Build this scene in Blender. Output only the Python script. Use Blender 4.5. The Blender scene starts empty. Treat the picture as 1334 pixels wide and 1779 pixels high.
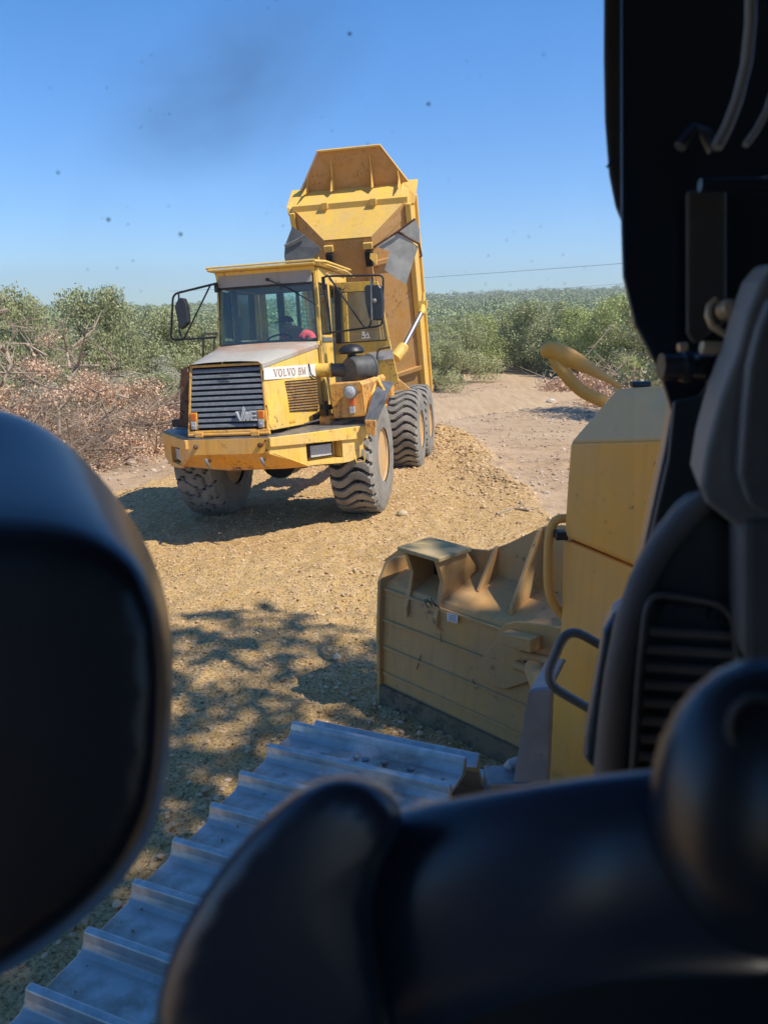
import bpy, bmesh, math, random
import numpy as np
from mathutils import Vector, Matrix, Euler
random.seed(7); rng = np.random.default_rng(7)
R = math.radians
scene = bpy.context.scene
col = scene.collection

# ------------------------------------------------------------------ camera
FPX, PITCH, ROLL, CAMH = 1335.0, R(14.64), R(-.55), 2.76
cr, sr = math.cos(ROLL), math.sin(ROLL)
FW = Vector((0, math.cos(PITCH), -math.sin(PITCH)))
R0 = Vector((1, 0, 0)); D0 = Vector((0, -math.sin(PITCH), -math.cos(PITCH)))
RC = cr*R0 - sr*D0; DC = sr*R0 + cr*D0
cam_d = bpy.data.cameras.new('camera'); cam = bpy.data.objects.new('camera', cam_d); col.objects.link(cam)
CAM = Vector((0, 0, CAMH))
UP = -DC; BK = -FW
cam.matrix_world = Matrix(((RC.x, UP.x, BK.x, 0), (RC.y, UP.y, BK.y, 0), (RC.z, UP.z, BK.z, CAMH), (0, 0, 0, 1)))
cam_d.sensor_fit = 'VERTICAL'; cam_d.sensor_height = 36; cam_d.sensor_width = 27
cam_d.lens = 36*FPX/1779
cam_d.clip_start = .02; cam_d.clip_end = 6000
cam_d.dof.use_dof = True; cam_d.dof.focus_distance = 9.0; cam_d.dof.aperture_fstop = 6.5
scene.camera = cam

# ------------------------------------------------------------------ light
EL, AZ = R(54), R(25)      # elevation; AZ: how far the sun stands on the camera's side of due right
SUN = Vector((math.cos(EL)*math.cos(AZ), -math.cos(EL)*math.sin(AZ), math.sin(EL)))
world = bpy.data.worlds.new("World"); scene.world = world; world.use_nodes = True
wn = world.node_tree; bg = wn.nodes['Background']
sky = wn.nodes.new('ShaderNodeTexSky'); sky.sky_type = 'NISHITA'; sky.sun_disc = False
sky.sun_elevation = EL; sky.sun_rotation = math.atan2(SUN.x, SUN.y)
sky.air_density = 1.0; sky.dust_density = .15; sky.ozone_density = 1.6; sky.altitude = 300
hs_ = wn.nodes.new('ShaderNodeHueSaturation'); hs_.inputs['Saturation'].default_value = 1.42; hs_.inputs['Hue'].default_value = .501; wn.links.new(sky.outputs[0], hs_.inputs['Color'])
tc_ = wn.nodes.new('ShaderNodeTexCoord'); sx_ = wn.nodes.new('ShaderNodeSeparateXYZ'); wn.links.new(tc_.outputs['Generated'], sx_.inputs[0])
rp_ = wn.nodes.new('ShaderNodeValToRGB'); wn.links.new(sx_.outputs[2], rp_.inputs[0])
rp_.color_ramp.elements[0].color = (.42, .61, .88, 1); rp_.color_ramp.elements[1].color = (.92, .90, 1, 1); rp_.color_ramp.elements[1].position = .30
ml_ = wn.nodes.new('ShaderNodeMix'); ml_.data_type = 'RGBA'; ml_.blend_type = 'MULTIPLY'; ml_.inputs[0].default_value = 1
wn.links.new(hs_.outputs[0], ml_.inputs[6]); wn.links.new(rp_.outputs[0], ml_.inputs[7])
wn.links.new(ml_.outputs[2], bg.inputs[0]); bg.inputs[1].default_value = .135
sd = bpy.data.lights.new('sun', 'SUN'); sd.energy = 4.4; sd.angle = R(.53); sd.color = (1, .92, .80)
so = bpy.data.objects.new('sun', sd); col.objects.link(so); so.rotation_euler = SUN.to_track_quat('Z', 'Y').to_euler(); so.location = (10, -5, 20)
scene.view_settings.view_transform = 'Standard'; scene.view_settings.look = 'None'
scene.view_settings.exposure = 0.5; scene.view_settings.gamma = 1
scene.cycles.max_bounces = 8; scene.cycles.transparent_max_bounces = 24
scene.cycles.use_adaptive_sampling = True

# ------------------------------------------------------------------ pixel helpers (photo is 1334 x 1779)
def ray(px, py):
    a, b = px-667, py-889.5
    return FW + RC*(a/FPX) + DC*(b/FPX)
def P(px, py, d): return CAM + ray(px, py)*d
def onplane(px, py, p0, n):
    r = ray(px, py); t = (p0-CAM).dot(n)/r.dot(n); return CAM + r*t
def atz(px, py, z): return onplane(px, py, Vector((0, 0, z)), Vector((0, 0, 1)))
def aty(px, py, y): return onplane(px, py, Vector((0, y, 0)), Vector((0, 1, 0)))

# ------------------------------------------------------------------ materials
def nodes(name):
    m = bpy.data.materials.new(name); m.use_nodes = True
    nt = m.node_tree; b = nt.nodes['Principled BSDF']; return m, nt, b
def N(nt, t, **k):
    n = nt.nodes.new(t)
    for a, v in k.items():
        if a in n.inputs: n.inputs[a].default_value = v
        else: setattr(n, a, v)
    return n
def ramp(nt, src, stops):
    r = nt.nodes.new('ShaderNodeValToRGB'); nt.links.new(src, r.inputs[0])
    el = r.color_ramp.elements
    while len(el) > 1: el.remove(el[0])
    el[0].position = stops[0][0]; el[0].color = stops[0][1]
    for p, c in stops[1:]:
        e = el.new(p); e.color = c
    return r
def g(v): return (v, v, v, 1)
def mixc(nt, fac, a, b, mode='MIX'):
    m = nt.nodes.new('ShaderNodeMix'); m.data_type = 'RGBA'; m.blend_type = mode
    def s(i, v):
        if hasattr(v, 'is_linked'): nt.links.new(v, m.inputs[i])
        elif isinstance(v, (tuple, list)): m.inputs[i].default_value = (*v[:3], 1)
        else: m.inputs[i].default_value = v
    s(0, fac); s(6, a); s(7, b); return m.outputs[2]
def coords(nt): return nt.nodes.new('ShaderNodeTexCoord').outputs['Object']
def noise(nt, co, sc, det=6, rough=.6, dist=0):
    n = N(nt, 'ShaderNodeTexNoise', Scale=sc, Detail=det, Roughness=rough, Distortion=dist); nt.links.new(co, n.inputs['Vector']); return n.outputs['Fac']
def bump(nt, b, h, st, dist=.02):
    n = N(nt, 'ShaderNodeBump', Strength=st, Distance=dist); nt.links.new(h, n.inputs['Height']); nt.links.new(n.outputs[0], b.inputs['Normal'])
def plain(name, c, rough=.6, metal=0, var=.25, sc=6, bmp=0, bsc=60):
    m, nt, b = nodes(name); co = coords(nt)
    f = noise(nt, co, sc)
    rr = ramp(nt, f, [(.3, g(0)), (.7, g(1))])
    c2 = tuple(x*(1-var) for x in c); c3 = tuple(min(1, x*(1+var)) for x in c)
    nt.links.new(mixc(nt, rr.outputs[0], c2, c3), b.inputs['Base Color'])
    b.inputs['Roughness'].default_value = rough; b.inputs['Metallic'].default_value = metal
    if bmp: bump(nt, b, noise(nt, co, bsc, 4), bmp, .004)
    return m
def paint(name, c, rust=.3, rustc=(.22, .08, .03), dust=.3, dustc=(.50, .38, .24), rough=.45, sc=2.2, fine=14, scratch=.0):
    m, nt, b = nodes(name); co = coords(nt)
    base = mixc(nt, noise(nt, co, sc*.6, 3), tuple(x*.88 for x in c), tuple(min(1, x*1.1) for x in c))
    # dust: broad soft patches
    d = ramp(nt, noise(nt, co, sc*1.3, 8, .65), [(.46-.25*dust, g(0)), (.70, g(min(1, dust*1.7)))])
    base = mixc(nt, d.outputs[0], base, dustc)
    # vertical streaks
    mp = N(nt, 'ShaderNodeMapping'); mp.inputs['Scale'].default_value = (9, 9, .8); nt.links.new(co, mp.inputs[0])
    s = ramp(nt, noise(nt, mp.outputs[0], sc, 5, .6), [(.50, g(0)), (.70, g(.6*rust+.05))])
    base = mixc(nt, s.outputs[0], base, tuple(x*.6+y*.3 for x, y in zip(rustc, c)))
    # rust chips
    r1 = ramp(nt, noise(nt, co, fine, 9, .72), [(.62-.16*rust, g(0)), (.68-.15*rust, g(1))])
    r2 = ramp(nt, noise(nt, co, sc, 5, .6), [(.58-.25*rust, g(0)), (.66-.1*rust, g(1))])
    rm = N(nt, 'ShaderNodeMath', operation='MULTIPLY'); nt.links.new(r1.outputs[0], rm.inputs[0]); nt.links.new(r2.outputs[0], rm.inputs[1])
    base = mixc(nt, rm.outputs[0], base, rustc)
    if scratch:
        mp2 = N(nt, 'ShaderNodeMapping'); mp2.inputs['Scale'].default_value = (3, 3, 40); mp2.inputs['Rotation'].default_value = (.4, .3, .2); nt.links.new(co, mp2.inputs[0])
        sc_ = ramp(nt, noise(nt, mp2.outputs[0], 1.5, 6, .7), [(.66, g(0)), (.69, g(scratch))])
        base = mixc(nt, sc_.outputs[0], base, (.12, .09, .06))
    nt.links.new(base, b.inputs['Base Color'])
    rr = ramp(nt, noise(nt, co, sc*3, 5), [(.3, g(rough)), (.8, g(min(1, rough+.35)))]); nt.links.new(rr.outputs[0], b.inputs['Roughness'])
    bump(nt, b, noise(nt, co, fine*1.5, 6), .12, .01)
    return m
M = {}
M['truck'] = paint('truck_paint', (.86, .53, .075), rust=.5, dust=.34, dustc=(.62, .46, .24), rustc=(.30, .12, .05))
M['truck_b'] = paint('bumper_paint', (.88, .43, .06), rust=.55, dust=.38, fine=16, dustc=(.58, .40, .2))
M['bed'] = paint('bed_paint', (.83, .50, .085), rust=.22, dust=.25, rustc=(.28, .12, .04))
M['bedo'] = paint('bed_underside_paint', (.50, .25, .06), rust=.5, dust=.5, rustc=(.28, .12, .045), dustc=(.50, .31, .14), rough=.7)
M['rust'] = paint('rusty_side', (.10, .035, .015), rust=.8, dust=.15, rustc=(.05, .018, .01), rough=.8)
M['orange'] = paint('tank_paint', (.78, .37, .05), rust=.75, dust=.3, rustc=(.36, .15, .05))
M['black'] = plain('black_paint', (.018, .019, .021), .45, 0, .3)
M['rubberhose'] = plain('black_rubber_hose', (.07, .069, .066), .6, 0, .3, 12)
M['grille'] = plain('grille_plastic', (.19, .20, .205), .5, 0, .25, 20)
M['dark'] = plain('dark_gap', (.008, .008, .009), .9)
M['white'] = plain('white_band', (.75, .73, .68), .5, 0, .12, 8)
M['faded'] = plain('faded_letters', (.36, .21, .13), .7, 0, .35, 40)
M['wlet'] = plain('white_letters', (.8, .8, .78), .5, 0, .05)
M['amber'] = plain('amber_lens', (.75, .16, .02), .25, 0, .1)
M['clearlens'] = plain('clear_lens', (.45, .46, .47), .2, 0, .3, 60, .4, 200)
M['redlens'] = plain('orange_marker', (.65, .14, .04), .4, 0, .1)
M['chrome'] = plain('chrome_rod', (.30, .30, .31), .4, .8, .05)
M['steel'] = plain('worn_steel', (.24, .23, .22), .5, .6, .4, 8)
M['mirror'] = plain('mirror_back', (.03, .032, .036), .35, 0, .2)
M['flap'] = plain('rubber_flap', (.36, .35, .31), .75, 0, .3, 3, .3, 30)
M['flapdk'] = plain('rubber_flap_dark', (.10, .105, .11), .75, 0, .3, 3, .3, 30)
M['skin'] = plain('skin', (.36, .19, .12), .6, 0, .1)
M['shirt'] = plain('red_shirt', (.92, .09, .12), .8, 0, .15)
M['cap'] = plain('dark_cap', (.02, .022, .028), .8, 0, .15)
M['seat'] = plain('seat_fabric', (.03, .032, .036), .85, 0, .2)
M['cabin'] = plain('cabin_grey', (.16, .165, .155), .8, 0, .2)
M['dozer'] = paint('dozer_paint', (.90, .40, .05), rust=.12, dust=.42, dustc=(.68, .39, .14), rough=.38, fine=22)
M['blade'] = paint('blade_paint', (.66, .345, .10), rust=.28, rustc=(.12, .09, .06), dust=.5, dustc=(.50, .33, .17), rough=.6, scratch=.6)
M['shoe'] = None
M['int'] = plain('interior_black_plastic', (.008, .015, .025), .36, 0, .12, 30)
M['intgloss'] = plain('interior_black_gloss', (.030, .050, .085), .36, 0, .1)
M['intgrey'] = plain('interior_grey_trim', (.14, .137, .13), .6, 0, .15, 10, .2, 300)
M['inttan'] = plain('interior_tan_trim', (.22, .212, .195), .6, 0, .12, 10, .2, 300)
M['intmid'] = plain('interior_charcoal', (.05, .056, .055), .6, 0, .15, 10)
M['brass'] = plain('tan_bolt', (.55, .42, .26), .4, .3, .2, 30)
M['railgrey'] = plain('grey_handrail', (.11, .11, .105), .45, .2, .3, 30)

for k_, w_ in (('intgloss', .5), ('int', .15)):
    b_ = M[k_].node_tree.nodes['Principled BSDF']; b_.inputs['Coat Weight'].default_value = w_; b_.inputs['Specular IOR Level'].default_value = .8; b_.inputs['Coat Roughness'].default_value = .28; b_.inputs['Coat Tint'].default_value = (.75, .88, 1, 1)
def hood_top_mat():
    m, nt, b = nodes('hood_top_faded'); co = coords(nt)
    f = ramp(nt, noise(nt, co, 1.6, 6, .65, .3), [(.40, g(0)), (.60, g(1))])
    sp = nt.nodes.new('ShaderNodeSeparateXYZ'); nt.links.new(co, sp.inputs[0])
    mr = N(nt, 'ShaderNodeMapRange'); mr.inputs['From Min'].default_value = -1.5; mr.inputs['From Max'].default_value = -.3; nt.links.new(sp.outputs[1], mr.inputs[0])
    ad = N(nt, 'ShaderNodeMath', operation='MULTIPLY'); nt.links.new(mr.outputs[0], ad.inputs[0]); nt.links.new(f.outputs[0], ad.inputs[1])
    c = mixc(nt, ad.outputs[0], (.42, .39, .33), (.36, .16, .08))
    c = mixc(nt, ramp(nt, noise(nt, co, 20, 6), [(.5, g(0)), (.75, g(.6))]).outputs[0], c, (.30, .24, .18))
    nt.links.new(c, b.inputs['Base Color']); b.inputs['Roughness'].default_value = .65; return m
M['hood'] = hood_top_mat()

def tyre_mat():
    m, nt, b = nodes('dusty_tyre_rubber'); co = coords(nt)
    c = mixc(nt, ramp(nt, noise(nt, co, 3.5, 7), [(.35, g(.25)), (.7, g(.85))]).outputs[0], (.11, .105, .095), (.36, .32, .26))
    nt.links.new(c, b.inputs['Base Color']); b.inputs['Roughness'].default_value = .85
    bump(nt, b, noise(nt, co, 40, 5), .3, .006); return m
M['tyre'] = tyre_mat()
M['groove'] = plain('tyre_groove', (.035, .033, .03), .95)
M['rim'] = paint('rim_paint', (.66, .36, .10), rust=.45, dust=.75, dustc=(.46, .34, .22), rough=.7)

def shoe_mat():
    m, nt, b = nodes('track_steel'); co = coords(nt)
    c = mixc(nt, ramp(nt, noise(nt, co, 5, 8, .65), [(.35, g(0)), (.7, g(1))]).outputs[0], (.40, .38, .35), (.64, .62, .58))
    d = ramp(nt, noise(nt, co, 3.1, 8, .7), [(.46, g(0)), (.62, g(.85))])
    c = mixc(nt, d.outputs[0], c, (.24, .19, .13))
    nt.links.new(c, b.inputs['Base Color'])
    b.inputs['Metallic'].default_value = .35; b.inputs['Roughness'].default_value = .36
    bump(nt, b, noise(nt, co, 60, 6), .25, .003); return m
M['shoe'] = shoe_mat()

def glass(name, tint=(.85, .95, .92), trans=.75, rough=.02, dust=.12, spec=1.):
    m, nt, b = nodes(name); nt.nodes.remove(b); out = nt.nodes['Material Output']
    tr = N(nt, 'ShaderNodeBsdfTransparent'); tr.inputs[0].default_value = (*tint, 1)
    gl = N(nt, 'ShaderNodeBsdfGlossy'); gl.inputs['Roughness'].default_value = rough; gl.inputs[0].default_value = (*(spec,)*3, 1)
    df = N(nt, 'ShaderNodeBsdfDiffuse'); df.inputs[0].default_value = (.5, .43, .33, 1)
    fr = N(nt, 'ShaderNodeFresnel', IOR=1.5)
    m1 = nt.nodes.new('ShaderNodeMixShader'); nt.links.new(fr.outputs[0], m1.inputs[0]); nt.links.new(tr.outputs[0], m1.inputs[1]); nt.links.new(gl.outputs[0], m1.inputs[2])
    m2 = nt.nodes.new('ShaderNodeMixShader')
    r = ramp(nt, noise(nt, coords(nt), 4, 8, .7), [(.3, g(dust*.4)), (.8, g(dust))]); nt.links.new(r.outputs[0], m2.inputs[0])
    nt.links.new(m1.outputs[0], m2.inputs[1]); nt.links.new(df.outputs[0], m2.inputs[2]); nt.links.new(m2.outputs[0], out.inputs[0]); return m
M['glass'] = glass('truck_window_glass', dust=.05)
M['glassdust'] = glass('dusty_door_glass', dust=.28)

def cab_glass_mat():
    m, nt, b = nodes('dirty_cab_glass'); nt.nodes.remove(b); out = nt.nodes['Material Output']
    co = coords(nt)
    tr = N(nt, 'ShaderNodeBsdfTransparent'); tr.inputs[0].default_value = (.975, .985, .985, 1)
    df = N(nt, 'ShaderNodeBsdfDiffuse'); df.inputs[0].default_value = (.42, .38, .32, 1)
    dk = N(nt, 'ShaderNodeBsdfDiffuse'); dk.inputs[0].default_value = (.05, .05, .06, 1)
    v = N(nt, 'ShaderNodeTexVoronoi', Scale=17); nt.links.new(co, v.inputs['Vector'])
    sp = ramp(nt, v.outputs['Distance'], [(.015, g(.8)), (.06, g(0))])
    pick = ramp(nt, noise(nt, co, 9, 2), [(.52, g(0)), (.60, g(1))])
    mu = N(nt, 'ShaderNodeMath', operation='MULTIPLY'); nt.links.new(sp.outputs[0], mu.inputs[0]); nt.links.new(pick.outputs[0], mu.inputs[1])
    v2 = N(nt, 'ShaderNodeTexVoronoi', Scale=55); nt.links.new(co, v2.inputs['Vector'])
    sp2 = ramp(nt, v2.outputs['Distance'], [(.03, g(.5)), (.10, g(0))])
    pk2 = ramp(nt, noise(nt, co, 6, 2), [(.5, g(0)), (.62, g(1))])
    mu2 = N(nt, 'ShaderNodeMath', operation='MULTIPLY'); nt.links.new(sp2.outputs[0], mu2.inputs[0]); nt.links.new(pk2.outputs[0], mu2.inputs[1])
    mp = N(nt, 'ShaderNodeMapping'); mp.inputs['Scale'].default_value = (3, 3, 1.2); nt.links.new(co, mp.inputs[0])
    haze = ramp(nt, noise(nt, mp.outputs[0], 1.5, 5, .6, .5), [(.40, g(.0)), (.80, g(.03))])
    a = N(nt, 'ShaderNodeMath', operation='ADD'); nt.links.new(mu2.outputs[0], a.inputs[0]); nt.links.new(haze.outputs[0], a.inputs[1])
    m1 = nt.nodes.new('ShaderNodeMixShader'); nt.links.new(a.outputs[0], m1.inputs[0]); nt.links.new(tr.outputs[0], m1.inputs[1]); nt.links.new(df.outputs[0], m1.inputs[2])
    m2 = nt.nodes.new('ShaderNodeMixShader'); nt.links.new(mu.outputs[0], m2.inputs[0]); nt.links.new(m1.outputs[0], m2.inputs[1]); nt.links.new(dk.outputs[0], m2.inputs[2])
    nt.links.new(m2.outputs[0], out.inputs[0]); return m
M['cabglass'] = cab_glass_mat()

def leaf_mat(name, a, b_, tr=.25, vs=.8):
    m, nt, b = nodes(name)
    oi = nt.nodes.new('ShaderNodeObjectInfo'); geo = nt.nodes.new('ShaderNodeNewGeometry')
    f = noise(nt, coords(nt), vs, 3)
    ad = N(nt, 'ShaderNodeMath', operation='ADD'); nt.links.new(geo.outputs['Random Per Island'], ad.inputs[0]); nt.links.new(f, ad.inputs[1])
    ad2 = N(nt, 'ShaderNodeMath', operation='MULTIPLY_ADD'); nt.links.new(oi.outputs['Random'], ad2.inputs[0]); ad2.inputs[1].default_value = .5; nt.links.new(ad.outputs[0], ad2.inputs[2])
    r = ramp(nt, ad2.outputs[0], [(.35, (*a, 1)), (1.0, (*b_, 1))])
    nt.links.new(r.outputs[0], b.inputs['Base Color']); b.inputs['Roughness'].default_value = .6
    t = N(nt, 'ShaderNodeBsdfTranslucent'); nt.links.new(r.outputs[0], t.inputs[0])
    mx = nt.nodes.new('ShaderNodeMixShader'); mx.inputs[0].default_value = tr
    nt.links.new(b.outputs[0], mx.inputs[1]); nt.links.new(t.outputs[0], mx.inputs[2]); nt.links.new(mx.outputs[0], nt.nodes['Material Output'].inputs[0]); return m
M['leaf'] = leaf_mat('oak_leaves', (.12, .135, .055), (.40, .41, .20))
M['leaf2'] = leaf_mat('bright_leaves', (.17, .21, .06), (.46, .49, .19))
M['leafgrey'] = leaf_mat('dusty_leaves', (.20, .20, .125), (.46, .45, .31))
M['leafdead'] = leaf_mat('dead_leaves', (.28, .16, .09), (.72, .49, .32), .15, 2)
M['bark'] = plain('bark', (.17, .135, .10), .9, 0, .4, 5, .5, 20)
M['deadwood'] = plain('dead_wood', (.36, .27, .19), .85, 0, .3, 5, .3, 30)
M['farwood'] = leaf_mat('far_wood_leaves', (.12, .15, .06), (.32, .35, .16), .1, .05)

# ------------------------------------------------------------------ object helpers
def tag(o, label=None, cat=None, group=None, kind=None):
    if label: o['label'] = label
    if cat: o['category'] = cat
    if group: o['group'] = group
    if kind: o['kind'] = kind
    return o
def empty(name, loc=(0, 0, 0), mat=None):
    o = bpy.data.objects.new(name, None); col.objects.link(o)
    if mat is not None: o.matrix_world = mat
    else: o.location = loc
    o.empty_display_size = .2
    return o
class MB:
    def __init__(s, xf=None): s.v = []; s.f = []; s.m = []; s.xf = xf; s.mi = 0
    def add(s, vs, fs, mi=None):
        b = len(s.v)
        for p in vs:
            p = Vector(p); s.v.append(s.xf @ p if s.xf is not None else p)
        for f in fs: s.f.append([b+i for i in f]); s.m.append(s.mi if mi is None else mi)
        return s
    def hexa(s, q, mi=None):     # 8 points: bottom 4, top 4
        return s.add(q, [(3, 2, 1, 0), (4, 5, 6, 7), (0, 1, 5, 4), (1, 2, 6, 5), (2, 3, 7, 6), (3, 0, 4, 7)], mi)
    def box(s, c, d, rot=None, mi=None):
        c = Vector(c); h = [x/2 for x in d]
        q = [Vector((a*h[0], b*h[1], e*h[2])) for e in (-1, 1) for a, b in ((-1, -1), (1, -1), (1, 1), (-1, 1))]
        if rot is not None: q = [rot @ x for x in q]
        return s.hexa([c+x for x in q], mi)
    def prism(s, pts, ex, mi=None, cap=True):   # polygon pts (3D) extruded by vector ex
        n = len(pts); pts = [Vector(p) for p in pts]; ex = Vector(ex)
        fs = [tuple(range(n)), tuple(range(2*n-1, n-1, -1))] if cap else []
        fs += [(i, i+n, (i+1) % n+n, (i+1) % n) for i in range(n)]
        return s.add(pts+[p+ex for p in pts], fs, mi)
    def loft(s, rings, close=True, caps=True, mi=None):
        n = len(rings[0]); vs = [p for r in rings for p in r]; fs = []
        for k in range(len(rings)-1):
            for i in range(n if close else n-1):
                j = (i+1) % n; fs.append((k*n+i, k*n+j, (k+1)*n+j, (k+1)*n+i))
        if caps: fs += [tuple(range(n-1, -1, -1)), tuple((len(rings)-1)*n+i for i in range(n))]
        return s.add(vs, fs, mi)
    def tube(s, pts, r, n=8, closed=False, mi=None, flat=None):
        pts = [Vector(p) for p in pts]; k = len(pts); rs = r if isinstance(r, (list, tuple)) else [r]*k
        rings = []; up = None
        for i, p in enumerate(pts):
            a = pts[i-1] if (i > 0 or closed) else p; b = pts[(i+1) % k] if (i < k-1 or closed) else p
            t = (b-a).normalized()
            if up is None:
                up = Vector((0, 0, 1)) if abs(t.z) < .9 else Vector((1, 0, 0))
            u = (up-t*up.dot(t)).normalized(); w = t.cross(u); up = u
            rings.append([p+(u*math.cos(q)+w*math.sin(q)*(flat or 1))*rs[i] for q in [2*math.pi*j/n for j in range(n)]])
        if closed: rings.append(rings[0])
        return s.loft(rings, caps=not closed, mi=mi)
    def lathe(s, prof, c, ax, n=24, mi=None):    # prof: (radius, height along ax)
        c = Vector(c); ax = Vector(ax).normalized(); u = ax.orthogonal().normalized(); w = ax.cross(u)
        rings = [[c+ax*h+(u*math.cos(q)+w*math.sin(q))*max(r, 1e-4) for q in [2*math.pi*j/n for j in range(n)]] for r, h in prof]
        return s.loft(rings, mi=mi)
    def build(s, name, mats, parent=None, smooth=False, bevel=0, seg=2, sub=0, loc=None):
        me = bpy.data.meshes.new(name); me.from_pydata([tuple(p) for p in s.v], [], s.f)
        if not isinstance(mats, (list, tuple)): mats = [mats]
        for m in mats: me.materials.append(m)
        me.polygons.foreach_set('material_index', s.m)
        bm = bmesh.new(); bm.from_mesh(me); bmesh.ops.remove_doubles(bm, verts=bm.verts, dist=1e-5) if smooth or sub else None
        bmesh.ops.recalc_face_normals(bm, faces=bm.faces); bm.to_mesh(me); bm.free()
        o = bpy.data.objects.new(name, me); col.objects.link(o)
        if parent is not None: o.parent = parent
        if bevel:
            md = o.modifiers.new('bevel', 'BEVEL'); md.width = bevel; md.segments = seg; md.limit_method = 'ANGLE'; md.angle_limit = R(35)
        if sub:
            md = o.modifiers.new('sub', 'SUBSURF'); md.levels = sub; md.render_levels = sub
        if smooth:
            for p in me.polygons: p.use_smooth = True
            if not sub:
                try: me.set_sharp_from_angle(angle=R(40))
                except Exception: pass
        return o
def npmesh(name, V, F, mats, mi=None, parent=None, smooth=False):
    V = np.asarray(V, np.float32); F = np.asarray(F, np.int32); k = F.shape[1]
    me = bpy.data.meshes.new(name); me.vertices.add(len(V)); me.vertices.foreach_set('co', V.ravel())
    me.loops.add(F.size); me.loops.foreach_set('vertex_index', F.ravel())
    me.polygons.add(len(F)); me.polygons.foreach_set('loop_start', np.arange(0, F.size, k, dtype=np.int32))
    me.polygons.foreach_set('loop_total', np.full(len(F), k, np.int32))
    for m in (mats if isinstance(mats, (list, tuple)) else [mats]): me.materials.append(m)
    if mi is not None: me.polygons.foreach_set('material_index', np.asarray(mi, np.int32))
    me.polygons.foreach_set('use_smooth', np.full(len(F), smooth)); me.update(calc_edges=True)
    o = bpy.data.objects.new(name, me); col.objects.link(o)
    if parent is not None: o.parent = parent
    return o

# ------------------------------------------------------------------ terrain
def vnoise(x, y, seed=0):
    xi = np.floor(x).astype(np.int64); yi = np.floor(y).astype(np.int64); fx = x-xi; fy = y-yi
    fx = fx*fx*(3-2*fx); fy = fy*fy*(3-2*fy)
    def h(a, b):
        n = (a*374761393+b*668265263+seed*1274126177) & 0x7fffffff
        n = ((n ^ (n >> 13))*1274126177) & 0x7fffffff; n = n ^ (n >> 16)
        return (n & 0xffff)/65535.
    return (h(xi, yi)*(1-fx)+h(xi+1, yi)*fx)*(1-fy)+(h(xi, yi+1)*(1-fx)+h(xi+1, yi+1)*fx)*fy
def fbm(x, y, o=4, seed=0):
    s = 0; a = .5
    for i in range(o): s = s+a*(vnoise(x*2**i, y*2**i, seed+i)-.5); a *= .55
    return s
def sstep(a, b, x):
    t = np.clip((x-a)/(b-a), 0, 1); return t*t*(3-2*t)
def fillmask(x, y):
    rb = np.interp(y, [-10, 3, 10.2, 14.2, 17, 19, 22], [4.0, 3.2, 2.2, 2.05, 2.35, 2.1, 1.3])
    lb = np.interp(y, [-10, 5, 9, 13.1, 15.3, 19, 22], [-9, -7.5, -6.2, -4.9, -3.9, -3.2, -2.6])
    w = .45*fbm(x*.9, y*.9, 4, 11)
    return np.clip(sstep(-.12, .18, rb-x+w)*sstep(-.12, .18, x-lb+w)*(1-sstep(20.5, 21.5, y+w*2)), 0, 1)
def base_h(x, y):
    near = -.062*np.clip(y-10.7, 0, 6.5)
    tilt = .05*np.clip(x+1.4, -3, 3)*np.exp(-((y-11.5)/3.5)**2)
    far = -.10*sstep(17, 40, y)
    hill = 8*sstep(110, 620, y)+6*sstep(380, 900, y)*(1+.2*np.sin(x/210.+1)) + .0*x
    hill = hill*(1+.65*np.clip((x-70)/260., -1, 1)) + 3*fbm(x/60., y/60., 3, 5)*sstep(90, 260, y)
    mid = .5*sstep(42, 100, y)
    return near+tilt+far+hill+mid
def height(x, y, fine=True):
    x = np.asarray(x, float); y = np.asarray(y, float)
    m = fillmask(x, y); z = base_h(x, y)
    z = z-.10*(1-m)*np.exp(-(np.maximum(y, 8)-8)/60.)
    z = z+.05*fbm(x*.35, y*.35, 3, 2)
    # spoil tipped from the truck and the windrow at the pad's right edge
    z = z+.42*np.exp(-((x-1.5)/.8)**2-((y-18.7)/1.4)**2)*(1+1.3*fbm(x*2.6, y*2.6, 4, 8))
    z = z+.22*np.exp(-((x-1.95)/.7)**2-((y-15.7)/1.6)**2)*(1+1.6*fbm(x*2.6, y*2.6, 4, 9))
    z = z+.13*np.exp(-((x-2.1)/.45)**2-((y-12.2)/1.7)**2)*(1+.9*fbm(x*3, y*3, 3, 9))
    z = z+.26*np.exp(-((x-4.4-.1*(y-15))/1.2)**2-((y-15.3)/.5)**2)*(1+fbm(x*3, y*3, 3, 19))
    z = z+.10*np.exp(-((x+3.9)/1.6)**2-((y-15.0)/.4)**2)*(1+2*fbm(x*3, y*3, 3, 29))
    if fine:
        fade = np.exp(-np.maximum(y-6, 0)/25.)
        e = m*.9+.25
        z = z+fade*e*(.07*fbm(x*3., y*3., 3, 31)+.08*np.abs(fbm(x*10, y*10, 3, 37))+.055*fbm(x*22, y*22, 2, 41))
        # tyre and track ruts
        z = z-.035*np.exp(-((x+.35-(y-6)*.06)/.28)**2)*(.5+.5*np.sin(y*26))*sstep(4, 6, y)*(1-sstep(9.6, 10.2, y))*m
        z = z-.035*np.exp(-((x-1.05-.02*(y-9))/.3)**2)*(.5+.5*np.sin(y*26+x*3))*sstep(6, 8, y)*(1-sstep(14, 15, y))*m
        z = z-.035*np.exp(-((x+2.7-.1*(y-8))/.3)**2)*(.5+.5*np.sin(y*26))*sstep(6, 8, y)*(1-sstep(14, 15, y))
    return z
def hz(x, y, fine=False): return float(height(np.array([x]), np.array([y]), fine)[0])
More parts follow.
